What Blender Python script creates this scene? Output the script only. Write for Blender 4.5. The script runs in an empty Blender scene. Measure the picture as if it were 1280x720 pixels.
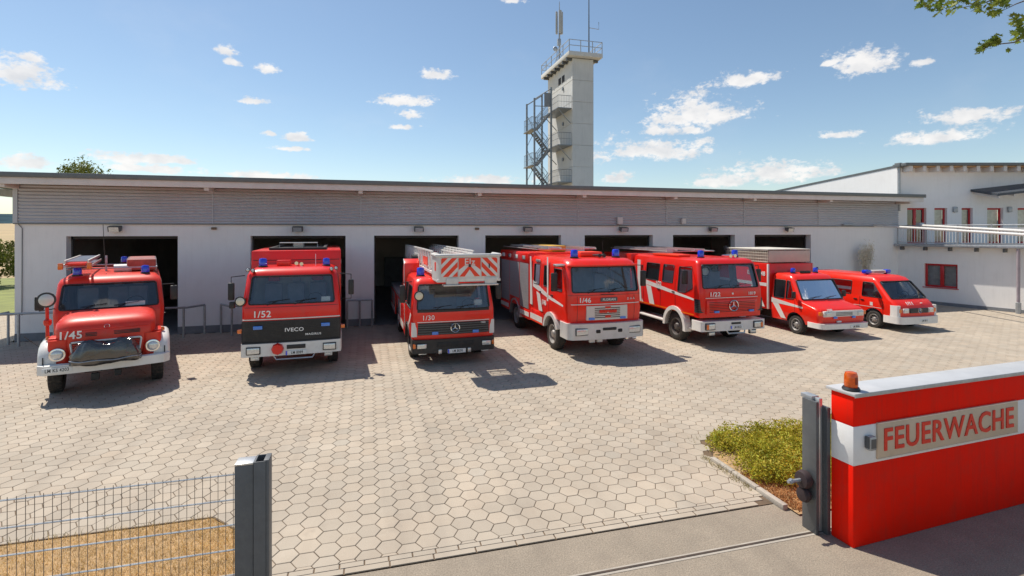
import bpy, bmesh, math, random
from mathutils import Vector, Matrix, noise as mnoise
R = math.radians
random.seed(7)
scene = bpy.context.scene
COL = scene.collection

# ---------------------------------------------------------------- camera, sky, sun, exposure
# site frame: x along the garage front, y = 0 at the garage front (negative = yard), z up
CAM = Vector((0.0, -21.8, 3.8)); YAW = R(15.4); FPX = 650.0; HOR = 289.0
CY, SY = math.cos(YAW), math.sin(YAW)
cam = bpy.data.cameras.new('camera'); cam_o = bpy.data.objects.new('camera', cam); COL.objects.link(cam_o)
cam_o.location = CAM; cam_o.rotation_euler = (R(90), 0, -YAW)
cam.sensor_width = 36; cam.lens = 36 * FPX / 1280; cam.shift_y = -(360 - HOR) / 1280
cam.clip_start = 0.1; cam.clip_end = 9000
scene.camera = cam_o

SUN = Vector((-0.34, 0.47, 1.0)).normalized()
SUN_EL = math.asin(SUN.z); SUN_AZ = math.atan2(SUN.x, SUN.y)
sun = bpy.data.lights.new('sun', 'SUN'); sun.energy = 4.5; sun.angle = R(0.53); sun.color = (1.0, 0.93, 0.82)
sun_o = bpy.data.objects.new('sun', sun); COL.objects.link(sun_o)
sun_o.rotation_euler = SUN.to_track_quat('Z', 'Y').to_euler(); sun_o.location = (-20, 30, 60)

def pix_dir(u, v):
    t = (u - 640) / FPX; h = (HOR - v) / FPX
    return Vector((t * CY + SY, -t * SY + CY, h)).normalized()

world = bpy.data.worlds.new('World'); scene.world = world; world.use_nodes = True
def build_world():
    nt = world.node_tree; N = nt.nodes; L = nt.links; N.clear()
    def nd(t, **k):
        n = N.new(t)
        for a, b in k.items(): setattr(n, a, b)
        return n
    def math_(op, a, b=None, clamp=False):
        n = nd('ShaderNodeMath', operation=op, use_clamp=clamp)
        for i, s in enumerate((a, b)):
            if s is None: continue
            if isinstance(s, (int, float)): n.inputs[i].default_value = s
            else: L.new(s, n.inputs[i])
        return n.outputs[0]
    out = nd('ShaderNodeOutputWorld'); bg = nd('ShaderNodeBackground'); L.new(bg.outputs[0], out.inputs[0])
    bg.inputs[1].default_value = 0.122
    sky = nd('ShaderNodeTexSky', sky_type='NISHITA', sun_disc=False)
    sky.sun_elevation = SUN_EL; sky.sun_rotation = SUN_AZ; sky.altitude = 150
    sky.air_density = 1.0; sky.dust_density = .4; sky.ozone_density = 2.6
    tc = nd('ShaderNodeTexCoord'); d = tc.outputs['Generated']
    # cumulus: each cloud is a lump in a fixed direction of the sky, torn by noise, flatter below
    clouds = [(20,93,44,22),(36,72,16,8),(545,95,21,7),(505,127,34,8),(514,144,14,7),(500,159,16,4),(281,63,12,8),(291,79,9,5),(338,87,13,7),
              (318,126,16,6),(370,173,17,8),(338,168,8,4),(360,186,26,4),(160,200,48,9),(215,201,32,6),(22,205,40,11),(190,212,60,6),(330,220,64,5),
              (610,226,50,6),(640,2,14,6),(926,101,40,11),(1080,82,38,22),(1036,80,13,5),(868,147,58,26),(840,163,46,10),(816,190,70,16),(960,218,66,16),
              (1000,213,30,8),(905,229,40,8),(1205,147,58,12),(1175,172,60,10),(1050,169,24,6),(766,225,20,9),(1155,78,16,6),(1240,210,34,6),(1090,225,40,5)]
    best = None
    rng = random.Random(5)
    for az in range(40, 330, 14):            # the same kind of sky goes on all round
        for k in range(2):
            clouds.append((None, R(az + rng.uniform(-6, 6)), R(rng.uniform(3, 40)), rng.uniform(.02, .08)))
    for c in clouds:
        if c[0] is not None:
            u, v, w, h = c; cd = pix_dir(u, v)
            rr = (pix_dir(u + w, v) - cd).length; hh = (pix_dir(u, v - h) - cd).length
        else:
            a, e, rr = c[1] + YAW, c[2], c[3]; hh = rr * .3
            cd = Vector((math.sin(a) * math.cos(e), math.cos(a) * math.cos(e), math.sin(e)))
        right = cd.cross(Vector((0, 0, 1))).normalized(); up = right.cross(cd).normalized()
        A = nd('ShaderNodeVectorMath', operation='DOT_PRODUCT'); L.new(d, A.inputs[0]); A.inputs[1].default_value = right / rr
        B = nd('ShaderNodeVectorMath', operation='DOT_PRODUCT'); L.new(d, B.inputs[0]); B.inputs[1].default_value = up / hh
        a, b = A.outputs['Value'], B.outputs['Value']
        b = math_('MAXIMUM', b, math_('MULTIPLY', b, -1.7))
        r2 = math_('ADD', math_('MULTIPLY', a, a), math_('MULTIPLY', b, b))
        best = r2 if best is None else math_('MINIMUM', best, r2)
    mp = nd('ShaderNodeMapping'); mp.inputs['Scale'].default_value = (1, 1, 1.7); L.new(d, mp.inputs[0])
    n1 = nd('ShaderNodeTexNoise'); n1.inputs['Scale'].default_value = 24; n1.inputs['Detail'].default_value = 10; n1.inputs['Roughness'].default_value = .64
    L.new(mp.outputs[0], n1.inputs[0])
    n2 = nd('ShaderNodeTexNoise'); n2.inputs['Scale'].default_value = 4; n2.inputs['Detail'].default_value = 6; n2.inputs['Roughness'].default_value = .6
    L.new(mp.outputs[0], n2.inputs[0])
    rad = math_('SQRT', best)
    n4 = nd('ShaderNodeTexNoise'); n4.inputs['Scale'].default_value = 75; n4.inputs['Detail'].default_value = 6; n4.inputs['Roughness'].default_value = .65; L.new(mp.outputs[0], n4.inputs[0])
    dens = math_('ADD', math_('SUBTRACT', 1.0, rad), math_('MULTIPLY', math_('SUBTRACT', n1.outputs[0], .5), 3.4))
    dens = math_('ADD', dens, math_('MULTIPLY', math_('SUBTRACT', n4.outputs[0], .5), 2.2))
    mr = nd('ShaderNodeMapRange', interpolation_type='SMOOTHSTEP'); L.new(dens, mr.inputs[0])
    mr.inputs[1].default_value = -.30; mr.inputs[2].default_value = .55; mr.inputs[4].default_value = .9
    wisp = nd('ShaderNodeMapRange', interpolation_type='SMOOTHSTEP'); L.new(n2.outputs[0], wisp.inputs[0])
    wisp.inputs[1].default_value = .5; wisp.inputs[2].default_value = .85; wisp.inputs[4].default_value = .10
    mask = math_('MAXIMUM', mr.outputs[0], wisp.outputs[0])
    # inner modelling of the clouds: thicker parts a little greyer
    n3 = nd('ShaderNodeTexNoise'); n3.inputs['Scale'].default_value = 26; n3.inputs['Detail'].default_value = 5
    L.new(mp.outputs[0], n3.inputs[0])
    cr = nd('ShaderNodeValToRGB'); L.new(n3.outputs[0], cr.inputs[0])
    cr.color_ramp.elements[0].position = .3; cr.color_ramp.elements[0].color = (5.2, 5.2, 5.3, 1)
    cr.color_ramp.elements[1].position = .62; cr.color_ramp.elements[1].color = (6.9, 6.7, 6.5, 1)
    mix = nd('ShaderNodeMix', data_type='RGBA'); L.new(mask, mix.inputs[0]); gr = nd('ShaderNodeMix', data_type='RGBA', blend_type='MULTIPLY'); gr.inputs[0].default_value = 1; L.new(sky.outputs[0], gr.inputs[6]); gr.inputs[7].default_value = (.96, .94, .87, 1); L.new(gr.outputs[2], mix.inputs[6]); L.new(cr.outputs[0], mix.inputs[7])
    L.new(mix.outputs[2], bg.inputs[0])
build_world()
scene.cycles.diffuse_bounces = 6
vs = scene.view_settings
vs.view_transform = 'Standard'; vs.look = 'None'; vs.gamma = 1; vs.exposure = 0.27; vs.use_curve_mapping = False

# ---------------------------------------------------------------- helpers
def gp(u, v, z=0.0):
    """ground-plan point of a spot of the photograph that lies at height z"""
    d = (v - HOR); s = (CAM.z - z) / d; Z = FPX * s; X = (u - 640) * s
    return (X * CY + Z * SY + CAM.x, -X * SY + Z * CY + CAM.y)
def uv_of(x, y, z):
    x -= CAM.x; y -= CAM.y
    X = x * CY - y * SY; Z = x * SY + y * CY
    if Z < .2: return None
    return (640 + FPX * X / Z, HOR - FPX * (z - CAM.z) / Z, Z)

class MB:
    def __init__(s): s.v = []; s.f = []; s.m = []
    def add(s, vs, fs, mi=0):
        o = len(s.v); s.v += [tuple(p) for p in vs]; s.f += [tuple(i + o for i in f) for f in fs]; s.m += [mi] * len(fs); return s
    def box(s, x0, x1, y0, y1, z0, z1, b=0, seg=2, mi=0, mat=None):
        if x1 < x0: x0, x1 = x1, x0
        if y1 < y0: y0, y1 = y1, y0
        if z1 < z0: z0, z1 = z1, z0
        bm = bmesh.new(); bmesh.ops.create_cube(bm, size=1)
        for v in bm.verts: v.co = Vector(((x0 + x1) / 2 + v.co.x * (x1 - x0), (y0 + y1) / 2 + v.co.y * (y1 - y0), (z0 + z1) / 2 + v.co.z * (z1 - z0)))
        if b: bmesh.ops.bevel(bm, geom=bm.edges[:], offset=min(b, .49 * min(x1 - x0, y1 - y0, z1 - z0)), segments=seg, profile=.5, affect='EDGES')
        if mat is not None: bm.transform(mat)
        s.bm(bm, mi); return s
    def bm(s, bm, mi=0):
        bm.verts.index_update(); s.add([v.co[:] for v in bm.verts], [[v.index for v in f.verts] for f in bm.faces], mi); bm.free()
    def prism(s, poly, axis, a0, a1, b=0, mi=0):
        def P(p, a): return {'x': (a, p[0], p[1]), 'y': (p[0], a, p[1]), 'z': (p[0], p[1], a)}[axis]
        n = len(poly); vs = [P(p, a0) for p in poly] + [P(p, a1) for p in poly]
        fs = [list(range(n))[::-1], list(range(n, 2 * n))] + [[i, (i + 1) % n, n + (i + 1) % n, n + i] for i in range(n)]
        if b:
            bm = bmesh.new(); V = [bm.verts.new(p) for p in vs]
            for f in fs: bm.faces.new([V[i] for i in f])
            bmesh.ops.recalc_face_normals(bm, faces=bm.faces[:])
            bmesh.ops.bevel(bm, geom=bm.edges[:], offset=b, segments=2, profile=.5, affect='EDGES'); s.bm(bm, mi)
        else: s.add(vs, fs, mi)
        return s
    def loft(s, rings, cap=True, closed=True, mi=0):
        n = len(rings[0]); vs = [p for r in rings for p in r]; fs = []
        for k in range(len(rings) - 1):
            for i in range(n if closed else n - 1):
                j = (i + 1) % n; fs.append((k * n + i, k * n + j, (k + 1) * n + j, (k + 1) * n + i))
        if cap: fs += [tuple(range(n))[::-1], tuple(range((len(rings) - 1) * n, len(rings) * n))]
        s.add(vs, fs, mi); return s
    def tube(s, pts, r, n=8, closed=False, mi=0):
        pts = [Vector(p) for p in pts]; m = len(pts); rings = []
        rs = r if isinstance(r, (list, tuple)) else [r] * m
        for i, p in enumerate(pts):
            a = pts[i - 1] if (i or closed) else p; b = pts[(i + 1) % m] if (i < m - 1 or closed) else p
            t = (b - a).normalized(); ref = Vector((0, 0, 1)) if abs(t.z) < .9 else Vector((1, 0, 0))
            x = t.cross(ref).normalized(); y = x.cross(t)
            rings.append([p + (x * math.cos(2 * math.pi * k / n) + y * math.sin(2 * math.pi * k / n)) * rs[i] for k in range(n)])
        if closed: rings.append(rings[0]); s.loft(rings, cap=False, mi=mi)
        else: s.loft(rings, mi=mi)
        return s
    def lathe(s, prof, axis, c, n=20, mi=0, cap=True):
        rings = []
        for r, a in prof:
            ring = []
            for k in range(n):
                q = 2 * math.pi * k / n; p, w = r * math.cos(q), r * math.sin(q)
                ring.append({'x': (c[0] + a, c[1] + p, c[2] + w), 'y': (c[0] + w, c[1] + a, c[2] + p), 'z': (c[0] + p, c[1] + w, c[2] + a)}[axis])
            rings.append(ring)
        s.loft(rings, cap=cap, mi=mi); return s
    def mesh(s, name, smooth=35, recalc=True):
        me = bpy.data.meshes.new(name); me.from_pydata(s.v, [], s.f)
        if recalc:
            bm = bmesh.new(); bm.from_mesh(me); bmesh.ops.recalc_face_normals(bm, faces=bm.faces[:]); bm.to_mesh(me); bm.free()
        if any(s.m): me.polygons.foreach_set('material_index', s.m)
        if smooth:
            me.polygons.foreach_set('use_smooth', [True] * len(me.polygons)); me.set_sharp_from_angle(angle=R(smooth))
        me.update(); return me

def link(name, me, parent=None):
    o = bpy.data.objects.new(name, me); COL.objects.link(o)
    if parent is not None: o.parent = parent
    return o
def obj(name, mb, mat, parent=None, smooth=35, loc=None, rot=None, recalc=True):
    me = mb.mesh(name, smooth, recalc)
    for m in (mat if isinstance(mat, (list, tuple)) else [mat]): me.materials.append(m)
    o = link(name, me, parent)
    if loc is not None: o.location = loc
    if rot is not None: o.rotation_euler = rot
    return o
def tag(o, label=None, cat=None, group=None, kind=None):
    for k, v in (('label', label), ('category', cat), ('group', group), ('kind', kind)):
        if v: o[k] = v
    return o
def thing(name, label, cat, loc=(0, 0, 0), rz=0, group=None):
    o = link(name, None); o.location = loc; o.rotation_euler = (0, 0, rz); o.empty_display_size = .2
    return tag(o, label, cat, group)
def inst(o, name=None, parent=None, loc=None, rot=None):
    c = o.copy(); COL.objects.link(c); c.parent = parent
    if loc is not None: c.location = loc
    if rot is not None: c.rotation_euler = rot
    return c
def box(name, mat, parent, x0, x1, y0, y1, z0, z1, b=0.0, seg=2):
    return obj(name, MB().box(x0, x1, y0, y1, z0, z1, b, seg), mat, parent)
_txt = {}
def text(name, s, size, mat, parent, loc, rot=(R(90), 0, 0), ext=.004, bold=.012, align='CENTER', sx=1.0, shear=0):
    cu = bpy.data.curves.new('t', 'FONT'); cu.body = s; cu.size = size; cu.extrude = ext; cu.offset = bold * size; cu.align_x = align; cu.align_y = 'CENTER'; cu.shear = shear
    cu.resolution_u = 3; cu.space_character = 1.08
    t = bpy.data.objects.new('t', cu); COL.objects.link(t)
    dg = bpy.context.evaluated_depsgraph_get(); me = bpy.data.meshes.new_from_object(t.evaluated_get(dg)); me.name = name
    bpy.data.objects.remove(t); bpy.data.curves.remove(cu)
    me.materials.clear(); me.materials.append(mat)
    o = link(name, me, parent); o.location = loc; o.rotation_euler = rot; o.scale = (sx, 1, 1)
    return o

# ---------------------------------------------------------------- materials (procedural)
MATS = {}
def mat(name, col, rough=.6, metal=0, var=.12, scale=3.0, bump=0, bscale=40, coat=0, spec=.5, dirt=None, dirt_amt=.0, attr=False, emit=None, fine=0, world=True, transl=0, streak=None, spots=None):
    if name in MATS: return MATS[name]
    m = bpy.data.materials.new(name); m.use_nodes = True; nt = m.node_tree; N = nt.nodes; L = nt.links
    p = N['Principled BSDF']; p.inputs['Roughness'].default_value = rough; p.inputs['Metallic'].default_value = metal
    p.inputs['Coat Weight'].default_value = coat; p.inputs['Coat Roughness'].default_value = .08; p.inputs['Specular IOR Level'].default_value = spec
    if world: pos = N.new('ShaderNodeNewGeometry').outputs['Position']
    else: pos = N.new('ShaderNodeTexCoord').outputs['Object']
    def noise(sc, det=5, ro=.6):
        n = N.new('ShaderNodeTexNoise'); n.inputs['Scale'].default_value = sc; n.inputs['Detail'].default_value = det; n.inputs['Roughness'].default_value = ro
        L.new(pos, n.inputs['Vector']); return n.outputs['Fac']
    def mixc(f, a, b, bt='MIX'):
        x = N.new('ShaderNodeMix'); x.data_type = 'RGBA'; x.blend_type = bt
        for s, i in ((f, 0), (a, 6), (b, 7)):
            if isinstance(s, (int, float)): x.inputs[i].default_value = s
            elif isinstance(s, tuple): x.inputs[i].default_value = (*s, 1) if len(s) == 3 else s
            else: L.new(s, x.inputs[i])
        return x.outputs[2]
    lo = tuple(c * (1 - var) for c in col); hi = tuple(min(1, c * (1 + var)) for c in col)
    nz = noise(scale)
    mr = N.new('ShaderNodeMapRange'); L.new(nz, mr.inputs[0]); mr.inputs[1].default_value = .3; mr.inputs[2].default_value = .7
    c = mixc(mr.outputs[0], lo, hi)
    if attr:
        a = N.new('ShaderNodeAttribute'); a.attribute_name = 'tint'; c = mixc(1.0, c, a.outputs['Color'], 'MULTIPLY')
    if fine:
        f = noise(160 if fine < .2 else 55, 3, .8); m2 = N.new('ShaderNodeMapRange'); L.new(f, m2.inputs[0]); m2.inputs[1].default_value = .3; m2.inputs[2].default_value = .7
        m2.inputs[3].default_value = 1 - fine; m2.inputs[4].default_value = 1 + fine
        cc = N.new('ShaderNodeCombineColor'); [L.new(m2.outputs[0], cc.inputs[i]) for i in range(3)]
        c = mixc(1.0, c, cc.outputs[0], 'MULTIPLY')
    if dirt:
        dn = noise(scale * 2.3, 8, .68); dm = N.new('ShaderNodeMapRange'); L.new(dn, dm.inputs[0]); dm.inputs[1].default_value = .48; dm.inputs[2].default_value = .78; dm.inputs[4].default_value = dirt_amt
        c = mixc(dm.outputs[0], c, dirt)
    if streak:          # rain streaks and scuffs: noise stretched down the face
        mp_ = N.new('ShaderNodeMapping'); mp_.inputs['Scale'].default_value = (5, 5, .35); L.new(pos, mp_.inputs[0])
        sn = N.new('ShaderNodeTexNoise'); sn.inputs['Scale'].default_value = 1.6; sn.inputs['Detail'].default_value = 7; sn.inputs['Roughness'].default_value = .7; L.new(mp_.outputs[0], sn.inputs['Vector'])
        sm = N.new('ShaderNodeMapRange'); L.new(sn.outputs['Fac'], sm.inputs[0]); sm.inputs[1].default_value = .5; sm.inputs[2].default_value = .8; sm.inputs[4].default_value = streak[1]
        c = mixc(sm.outputs[0], c, streak[0])
    if spots:           # oil spots, tyre scuffs and damp patches
        sn = noise(.9, 9, .72); sm = N.new('ShaderNodeMapRange'); L.new(sn, sm.inputs[0]); sm.inputs[1].default_value = .60; sm.inputs[2].default_value = .74; sm.inputs[4].default_value = spots[1]
        c = mixc(sm.outputs[0], c, spots[0])
        mp_ = N.new('ShaderNodeMapping'); mp_.inputs['Scale'].default_value = (2.4, .18, 1); mp_.inputs['Rotation'].default_value = (0, 0, .06); L.new(pos, mp_.inputs[0])
        tn = N.new('ShaderNodeTexNoise'); tn.inputs['Scale'].default_value = 1; tn.inputs['Detail'].default_value = 6; L.new(mp_.outputs[0], tn.inputs['Vector'])
        tm = N.new('ShaderNodeMapRange'); L.new(tn.outputs['Fac'], tm.inputs[0]); tm.inputs[1].default_value = .52; tm.inputs[2].default_value = .72; tm.inputs[4].default_value = spots[1] * .7
        c = mixc(tm.outputs[0], c, spots[0])
    L.new(c, p.inputs['Base Color'])
    rm = N.new('ShaderNodeMapRange'); L.new(nz, rm.inputs[0]); rm.inputs[3].default_value = max(.02, rough * .8); rm.inputs[4].default_value = min(1, rough * 1.2); L.new(rm.outputs[0], p.inputs['Roughness'])
    if bump:
        b = N.new('ShaderNodeBump'); b.inputs['Strength'].default_value = bump; b.inputs['Distance'].default_value = .02; L.new(noise(bscale, 6, .65), b.inputs['Height']); L.new(b.outputs[0], p.inputs['Normal'])
    if emit: p.inputs['Emission Color'].default_value = (*emit[:3], 1); p.inputs['Emission Strength'].default_value = emit[3]
    if transl:
        t = N.new('ShaderNodeBsdfTranslucent'); L.new(c, t.inputs[0]); mx = N.new('ShaderNodeMixShader'); mx.inputs[0].default_value = transl
        L.new(p.outputs[0], mx.inputs[1]); L.new(t.outputs[0], mx.inputs[2]); L.new(mx.outputs[0], N['Material Output'].inputs[0])
    MATS[name] = m; return m
def glass(name, tint, refl=.12, rough=.02):
    m = bpy.data.materials.new(name); m.use_nodes = True; nt = m.node_tree; N = nt.nodes; L = nt.links; N.remove(N['Principled BSDF'])
    t = N.new('ShaderNodeBsdfTransparent'); t.inputs[0].default_value = (*tint, 1)
    g = N.new('ShaderNodeBsdfGlossy'); g.inputs['Roughness'].default_value = rough; g.inputs[0].default_value = (.95, .97, 1, 1)
    fr = N.new('ShaderNodeLayerWeight'); fr.inputs[0].default_value = .35
    ad = N.new('ShaderNodeMath'); ad.operation = 'MULTIPLY_ADD'; L.new(fr.outputs['Fresnel'], ad.inputs[0]); ad.inputs[1].default_value = .9; ad.inputs[2].default_value = refl; ad.use_clamp = True
    mx = N.new('ShaderNodeMixShader'); L.new(ad.outputs[0], mx.inputs[0]); L.new(t.outputs[0], mx.inputs[1]); L.new(g.outputs[0], mx.inputs[2]); L.new(mx.outputs[0], N['Material Output'].inputs[0])
    MATS[name] = m; return m

RED = mat('red_paint', (.78, .012, .006), .34, coat=.5, spec=.3, var=.06, scale=1.2, dirt=(.30, .09, .06), dirt_amt=.34)
RED_OLD = mat('faded_red_paint', (.72, .034, .016), .42, coat=.25, spec=.35, var=.10, scale=1.6, dirt=(.42, .16, .11), dirt_amt=.3)
RED_ORANGE = mat('bright_red_paint', (.86, .018, .006), .34, coat=.5, spec=.35, var=.05, scale=1.2, dirt=(.34, .10, .06), dirt_amt=.30)
WALLRED = mat('red_wall_paint', (.92, .012, .001), .7, spec=.12, streak=((.42, .03, .02), .45), var=.07, scale=1.5, bump=.12, bscale=60, dirt=(.45, .05, .03), dirt_amt=.3)
FLUOR = mat('fluorescent_red_film', (.85, .05, .012), .4, var=.04)
WHITE = mat('white_paint', (.74, .73, .70), .4, coat=.2, var=.05, dirt=(.42, .38, .33), dirt_amt=.25)
FILM = mat('white_reflective_film', (.72, .71, .68), .45, var=.05, dirt=(.5, .42, .38), dirt_amt=.2)
LETTER = mat('white_lettering', (.82, .81, .78), .5, var=.03)
BLACK = mat('black_plastic', (.018, .018, .02), .5, var=.2, dirt=(.10, .09, .08), dirt_amt=.25)
RUBBER = mat('tyre_rubber', (.028, .026, .025), .85, var=.2, scale=8, dirt=(.16, .13, .10), dirt_amt=.55, bump=.3)
CHASSIS = mat('chassis_black', (.02, .02, .02), .7, dirt=(.09, .07, .06), dirt_amt=.4)
RIM = mat('grey_rim', (.34, .33, .32), .5, metal=.3, dirt=(.22, .16, .11), dirt_amt=.6, scale=6)
RIM_RED = mat('dark_rim', (.08, .07, .07), .55, dirt=(.25, .18, .13), dirt_amt=.5, scale=6)
ALU = mat('aluminium', (.62, .62, .61), .38, metal=.75, var=.08, dirt=(.35, .33, .30), dirt_amt=.3)
SHUTTER = mat('shutter_grey', (.40, .39, .40), .5, metal=.45, var=.06)
GALV = mat('galvanised_steel', (.42, .44, .46), .48, metal=.6, var=.16, scale=9, dirt=(.28, .27, .26), dirt_amt=.35)
DGREY = mat('dark_grey_coating', (.085, .09, .095), .45, var=.14, scale=4, dirt=(.16, .16, .15), dirt_amt=.3, coat=.15)
CHROME = mat('chrome', (.75, .75, .75), .15, metal=1, var=.05)
LENS = mat('headlamp_glass', (.62, .63, .62), .12, metal=.35, var=.15, scale=30, coat=.8)
STROBE = mat('blue_strobe_lens', (.06, .22, .70), .2, coat=.6, var=.2, scale=30)
BLUE = mat('blue_lamp_plastic', (.008, .045, .72), .15, coat=.8, var=.1, spec=.7)
ORANGE = mat('orange_lamp_plastic', (.80, .17, .012), .18, coat=.7, var=.1)
TARP = mat('black_tarpaulin', (.024, .021, .020), .16, coat=.7, spec=.9, var=.2, bump=.5, bscale=14, dirt=(.14, .10, .08), dirt_amt=.3)
SEAT = mat('seat_fabric', (.20, .21, .25), .9, var=.2)
DASH = mat('cab_interior', (.48, .47, .46), .8, var=.2)
GLASS = glass('cab_glass', (.88, .92, .93), .07)
SIDEGLASS = glass('side_glass', (.62, .67, .69), .10)
PANE = glass('window_pane', (.78, .82, .84), .08)

# ================================================================ SETTING: ground, yard, road
FIELD = mat('dry_field', (.40, .29, .15), .95, var=.22, scale=.02, dirt=(.33, .30, .12), dirt_amt=.5)
PAVER = mat('concrete_paver', (.41, .348, .275), .9, spots=((.24, .20, .16), .42), var=.10, scale=.55, bump=.12, bscale=70, attr=True, fine=.10, dirt=(.30, .225, .16), dirt_amt=.35)
JOINT = mat('sandy_joint', (.135, .09, .055), .95, var=.3, scale=5)
ASPH = mat('old_asphalt', (.285, .235, .18), .92, spots=((.16, .13, .10), .4), var=.12, scale=1.2, bump=.4, bscale=60, fine=.34, dirt=(.20, .165, .13), dirt_amt=.5)
KERB = mat('concrete_kerb', (.40, .355, .30), .9, var=.12, scale=4, bump=.2, bscale=60, fine=.1, dirt=(.22, .18, .14), dirt_amt=.4)
DRYSOIL = mat('dry_litter_soil', (.40, .26, .13), .95, var=.3, scale=9, bump=.6, bscale=30)
DRYGRASS = mat('dry_grass', (.68, .48, .20), .9, var=.25, scale=3, transl=.25)
GREENGRASS = mat('meadow_grass', (.20, .22, .06), .95, var=.3, scale=1.0, bump=.4, bscale=8)

obj('ground', MB().add([(-5000, -400, -.10), (5000, -400, -.10), (5000, 5000, -.10), (-5000, 5000, -.10)], [(0, 1, 2, 3)]), FIELD)['kind'] = 'structure'
# gently rising fields and wooded ridge behind
def terrain(name, m, y0, y1, z0, z1, amp, seed, xs=(-3200, 3200), n=70):
    mb = MB(); vs = []; k = 7
    for j in range(k):
        f = j / (k - 1)
        for i in range(n + 1):
            x = xs[0] + (xs[1] - xs[0]) * i / n
            zz = z0 + (z1 - z0) * f + amp * f * mnoise.noise(Vector((x * .0016 + seed, f * 1.5, seed)))
            vs.append((x, y0 + (y1 - y0) * f, zz))
    mb.add(vs, [(j * (n + 1) + i, j * (n + 1) + i + 1, (j + 1) * (n + 1) + i + 1, (j + 1) * (n + 1) + i) for j in range(k - 1) for i in range(n)])
    tag(obj(name, mb, m, smooth=60), kind='structure')
terrain('rising_field', FIELD, 160, 900, -.3, 15, 5, 1.3)
FOREST = mat('far_forest', (.045, .075, .09), .95, spec=0, var=.25, scale=.02)  # distance haze is put into the bluish base colour, no air volume
terrain('wooded_hill', FOREST, 1300, 1700, 6, 52, 14, 4.1)
obj('meadow', MB().add([(-60, 2, -.02), (-12.4, 2, -.02), (-12.4, 30, -.02), (-60, 30, -.02)], [(0, 1, 2, 3)]), GREENGRASS)['kind'] = 'structure'
YB = -15.75                                    # line where the paving meets the driveway
obj('driveway_asphalt', MB().add([(-60, -40, -.02), (60, -40, -.02), (60, YB, -.02), (-60, YB, -.02)], [(0, 1, 2, 3)]), ASPH)['kind'] = 'structure'
yard = obj('paved_yard', MB().add([(-34, YB, -.010), (42, YB, -.010), (42, .0, -.010), (-12, .0, -.010), (-12, 7, -.010), (-34, 7, -.010)], [(0, 1, 2, 3, 4, 5)]), JOINT)
yard['kind'] = 'structure'
def in_lawn(x, y): return y < -14.08 and x < min(-1.16, -2.0 + (-14.08 - y) * .9)
def in_bed(x, y): return x > 5.5 and y < -13.55 and not (x < 6.6 and y > -14.2 and (x - 6.6) ** 2 + (y + 14.2) ** 2 > 1.0)
def clip(poly, fn):
    out = []
    for i, p in enumerate(poly):
        q = poly[(i + 1) % len(poly)]; a, b = fn(p), fn(q)
        if a >= 0: out.append(p)
        if (a >= 0) != (b >= 0): t = a / (a - b); out.append((p[0] + (q[0] - p[0]) * t, p[1] + (q[1] - p[1]) * t))
    return out
def area(P): return abs(sum(P[i][0] * P[(i + 1) % len(P)][1] - P[(i + 1) % len(P)][0] * P[i][1] for i in range(len(P)))) / 2
def inset(P, d):
    cx = sum(p[0] for p in P) / len(P); cy = sum(p[1] for p in P) / len(P); out = []
    for x, y in P:
        l = math.hypot(x - cx, y - cy); k = max(0, 1 - d / l * 1.1); out.append((cx + (x - cx) * k, cy + (y - cy) * k))
    return out
def paver_geo(P, h):
    A = inset(P, .0050); B = inset(P, .0105); n = len(P)
    vs = [(x, y, -.011) for x, y in A] + [(x, y, h - .004) for x, y in A] + [(x, y, h) for x, y in B]
    fs = [(i, (i + 1) % n, n + (i + 1) % n, n + i) for i in range(n)] + [(n + i, n + (i + 1) % n, 2 * n + (i + 1) % n, 2 * n + i) for i in range(n)] + [tuple(range(2 * n, 3 * n))]
    return vs, fs
def tint_attr(me, tints):
    a = me.attributes.new('tint', 'FLOAT_COLOR', 'FACE')
    a.data.foreach_set('color', [c for t in tints for c in (*t, 1)])
def rtint(rng):
    k = rng.gauss(1, .038); w = rng.gauss(0, .010)
    if rng.random() < .03: k *= .92
    return (k * (1 + w), k, k * (1 - w))
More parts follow.
